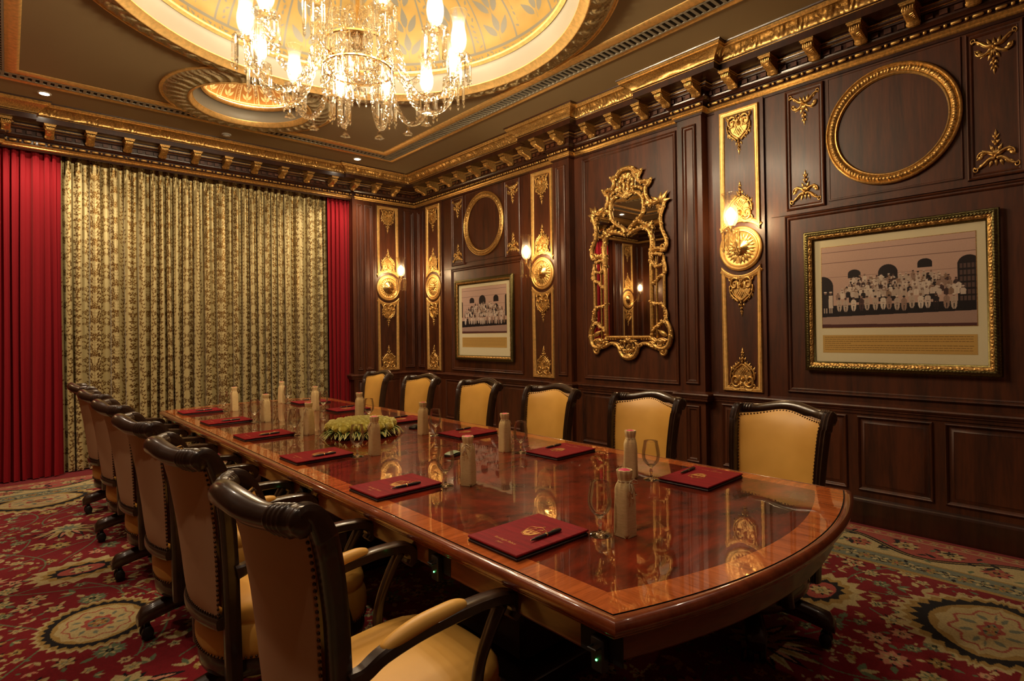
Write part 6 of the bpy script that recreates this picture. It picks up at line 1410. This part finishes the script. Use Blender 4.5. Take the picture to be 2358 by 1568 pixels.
        for i in range(len(pp) + 2):
            q = min(max(i - 1, 0), len(pp) - 1); x, z = pp[q]; t = (q) / (len(pp) - 1); k = 0.02 if i in (0, len(pp) + 1) else (0.35 + 0.65 * math.sin(PI * min(1, max(0, t * .92 + .04))) ** 0.45)
            for j in range(12): a = 2 * PI * j / 12; G[i, j] = (x, Y(x) + 0.026 * k * math.sin(a), z - .004 + 0.021 * k * math.cos(a))
        b.grid(G, cv=True, capu=True); D['pad', sgn] = b.mesh('arm_pad', M['leather'], angle=180)
        b = MB(); ss = smooth_line([(0.215, 0.64), (0.175, 0.58), (0.135, 0.50), (0.125, 0.42), (0.145, 0.36), (0.160, 0.29), (0.150, 0.235)], 5)
        b.tube(np.c_[ss[:, 0], [Y(x) + 0.0 for x in ss[:, 0]], ss[:, 1]], np.interp(np.linspace(0, 1, len(ss)), [0, .3, .6, 1], [0.024, 0.019, 0.022, 0.030]), 12, flat=0.8); D['sup', sgn] = b.mesh('arm_support', M['chair_wood'], angle=180)
    b = MB(); b.lathe([(0.0001, 0.205), (0.09, 0.205), (0.09, 0.195), (0.04, 0.185), (0.034, 0.10), (0.055, 0.09), (0.062, 0.07), (0.05, 0.05), (0.0001, 0.048)], 20); D['hub'] = b.mesh('swivel_column', M['chair_wood'])
    b = MB(); lp = [(0.03, 0.105), (0.10, 0.112), (0.20, 0.100), (0.27, 0.088), (0.315, 0.080), (0.335, 0.066)]; G = np.zeros((len(lp), 14, 3))
    for i, (x, z) in enumerate(lp):
        h = [0.034, 0.030, 0.026, 0.026, 0.026, 0.016][i]; w2 = [0.030, 0.029, 0.027, 0.028, 0.029, 0.022][i]
        for j in range(14):
            a = 2 * PI * j / 14; c_, q_ = math.cos(a), math.sin(a); f = 1 / (abs(c_) ** 5 + abs(q_) ** 5) ** .2; v = h * c_ * f; w_ = w2 * q_ * f
            if c_ > .6: v += .003 * math.cos(w_ / w2 * 3 * PI)
            G[i, j] = (x, w_, z + v)
    b.grid(G, cv=True, capu=True); D['foot'] = b.mesh('leg', M['chair_wood'], angle=60)
    b = MB()
    for y in (-0.016, 0.016): b.lathe([(0.0001, -0.009), (0.018, -0.009), (0.023, -0.005), (0.023, 0.005), (0.018, 0.009), (0.0001, 0.009)], 14, (0.30, y, 0.024), 'y')
    b.box(0.29, 0.31, -0.010, 0.010, 0.03, 0.062); D['caster'] = b.mesh('caster', M['black'])
    return D
D = chair_meshes()
def make_chair():
    t = empty('office_chair', (0, 0, 0)); kid(D['seat'], 'seat', t); kid(D['rim'], 'seat_frame', t)
    bk = kid(D['front'], 'backrest', t); rp = kid(D['rear'], 'rear_panel', t); rp['label'] = 'tan leather rear panel in a painted shade tone'
    kid(D['backnails', 0], 'nailhead_trim', bk); kid(D['backnails', 1], 'nailhead_trim', rp); ns = kid(D['seatnails'], 'nailhead_trim', t)
    kid(D['crest'], 'crest_rail', t); kid(D['strip'], 'lower_back_rail', t); kid(D['hub'], 'swivel_column', t)
    for s_ in (-1, 1):
        kid(D['post', s_], 'back_post', t); a = kid(D['arm', s_], 'armrest', t); kid(D['pad', s_], 'arm_pad', a); kid(D['sup', s_], 'arm_support', t)
    for k in range(5): l = kid(D['foot'], 'leg', t, (0, 0, 0), PI + 2 * PI * k / 5, (1.1, 1.5, 1.4)); kid(D['caster'], 'caster', l)
    return t
CH = []
for i, (cx, cyy, deg) in enumerate([(0.825, 1.50, 2), (0.82, 2.36, 2), (0.82, 3.20, 2), (0.82, 4.07, 1), (0.82, 4.94, 2), (0.82, 5.80, 2)]):
    CH.append((cx, cyy, math.radians(deg), f'tan leather swivel chair turned away from the camera, {ORD[i]} in the left row'))
for i, (cx, cyy, deg) in enumerate([(2.68, 1.315, 175), (2.68, 2.125, 179), (2.67, 2.95, 179), (2.67, 3.80, 179), (2.66, 4.68, 181), (2.67, 5.57, 178)]):
    CH.append((cx, cyy, math.radians(deg), f'tan leather swivel chair facing the table, {ORD[i]} in the right row'))
proto = make_chair()
for i, (x, y, a, lab) in enumerate(CH):
    o = proto if i == 0 else copy_tree(proto); o.location = (x, y, 0); o.scale = (1, 0.96, 1.028) if i < 6 else (1, 1, 1); o.rotation_euler = (0, 0, a); tag(o, lab, 'chair', 'swivel chairs around the table')
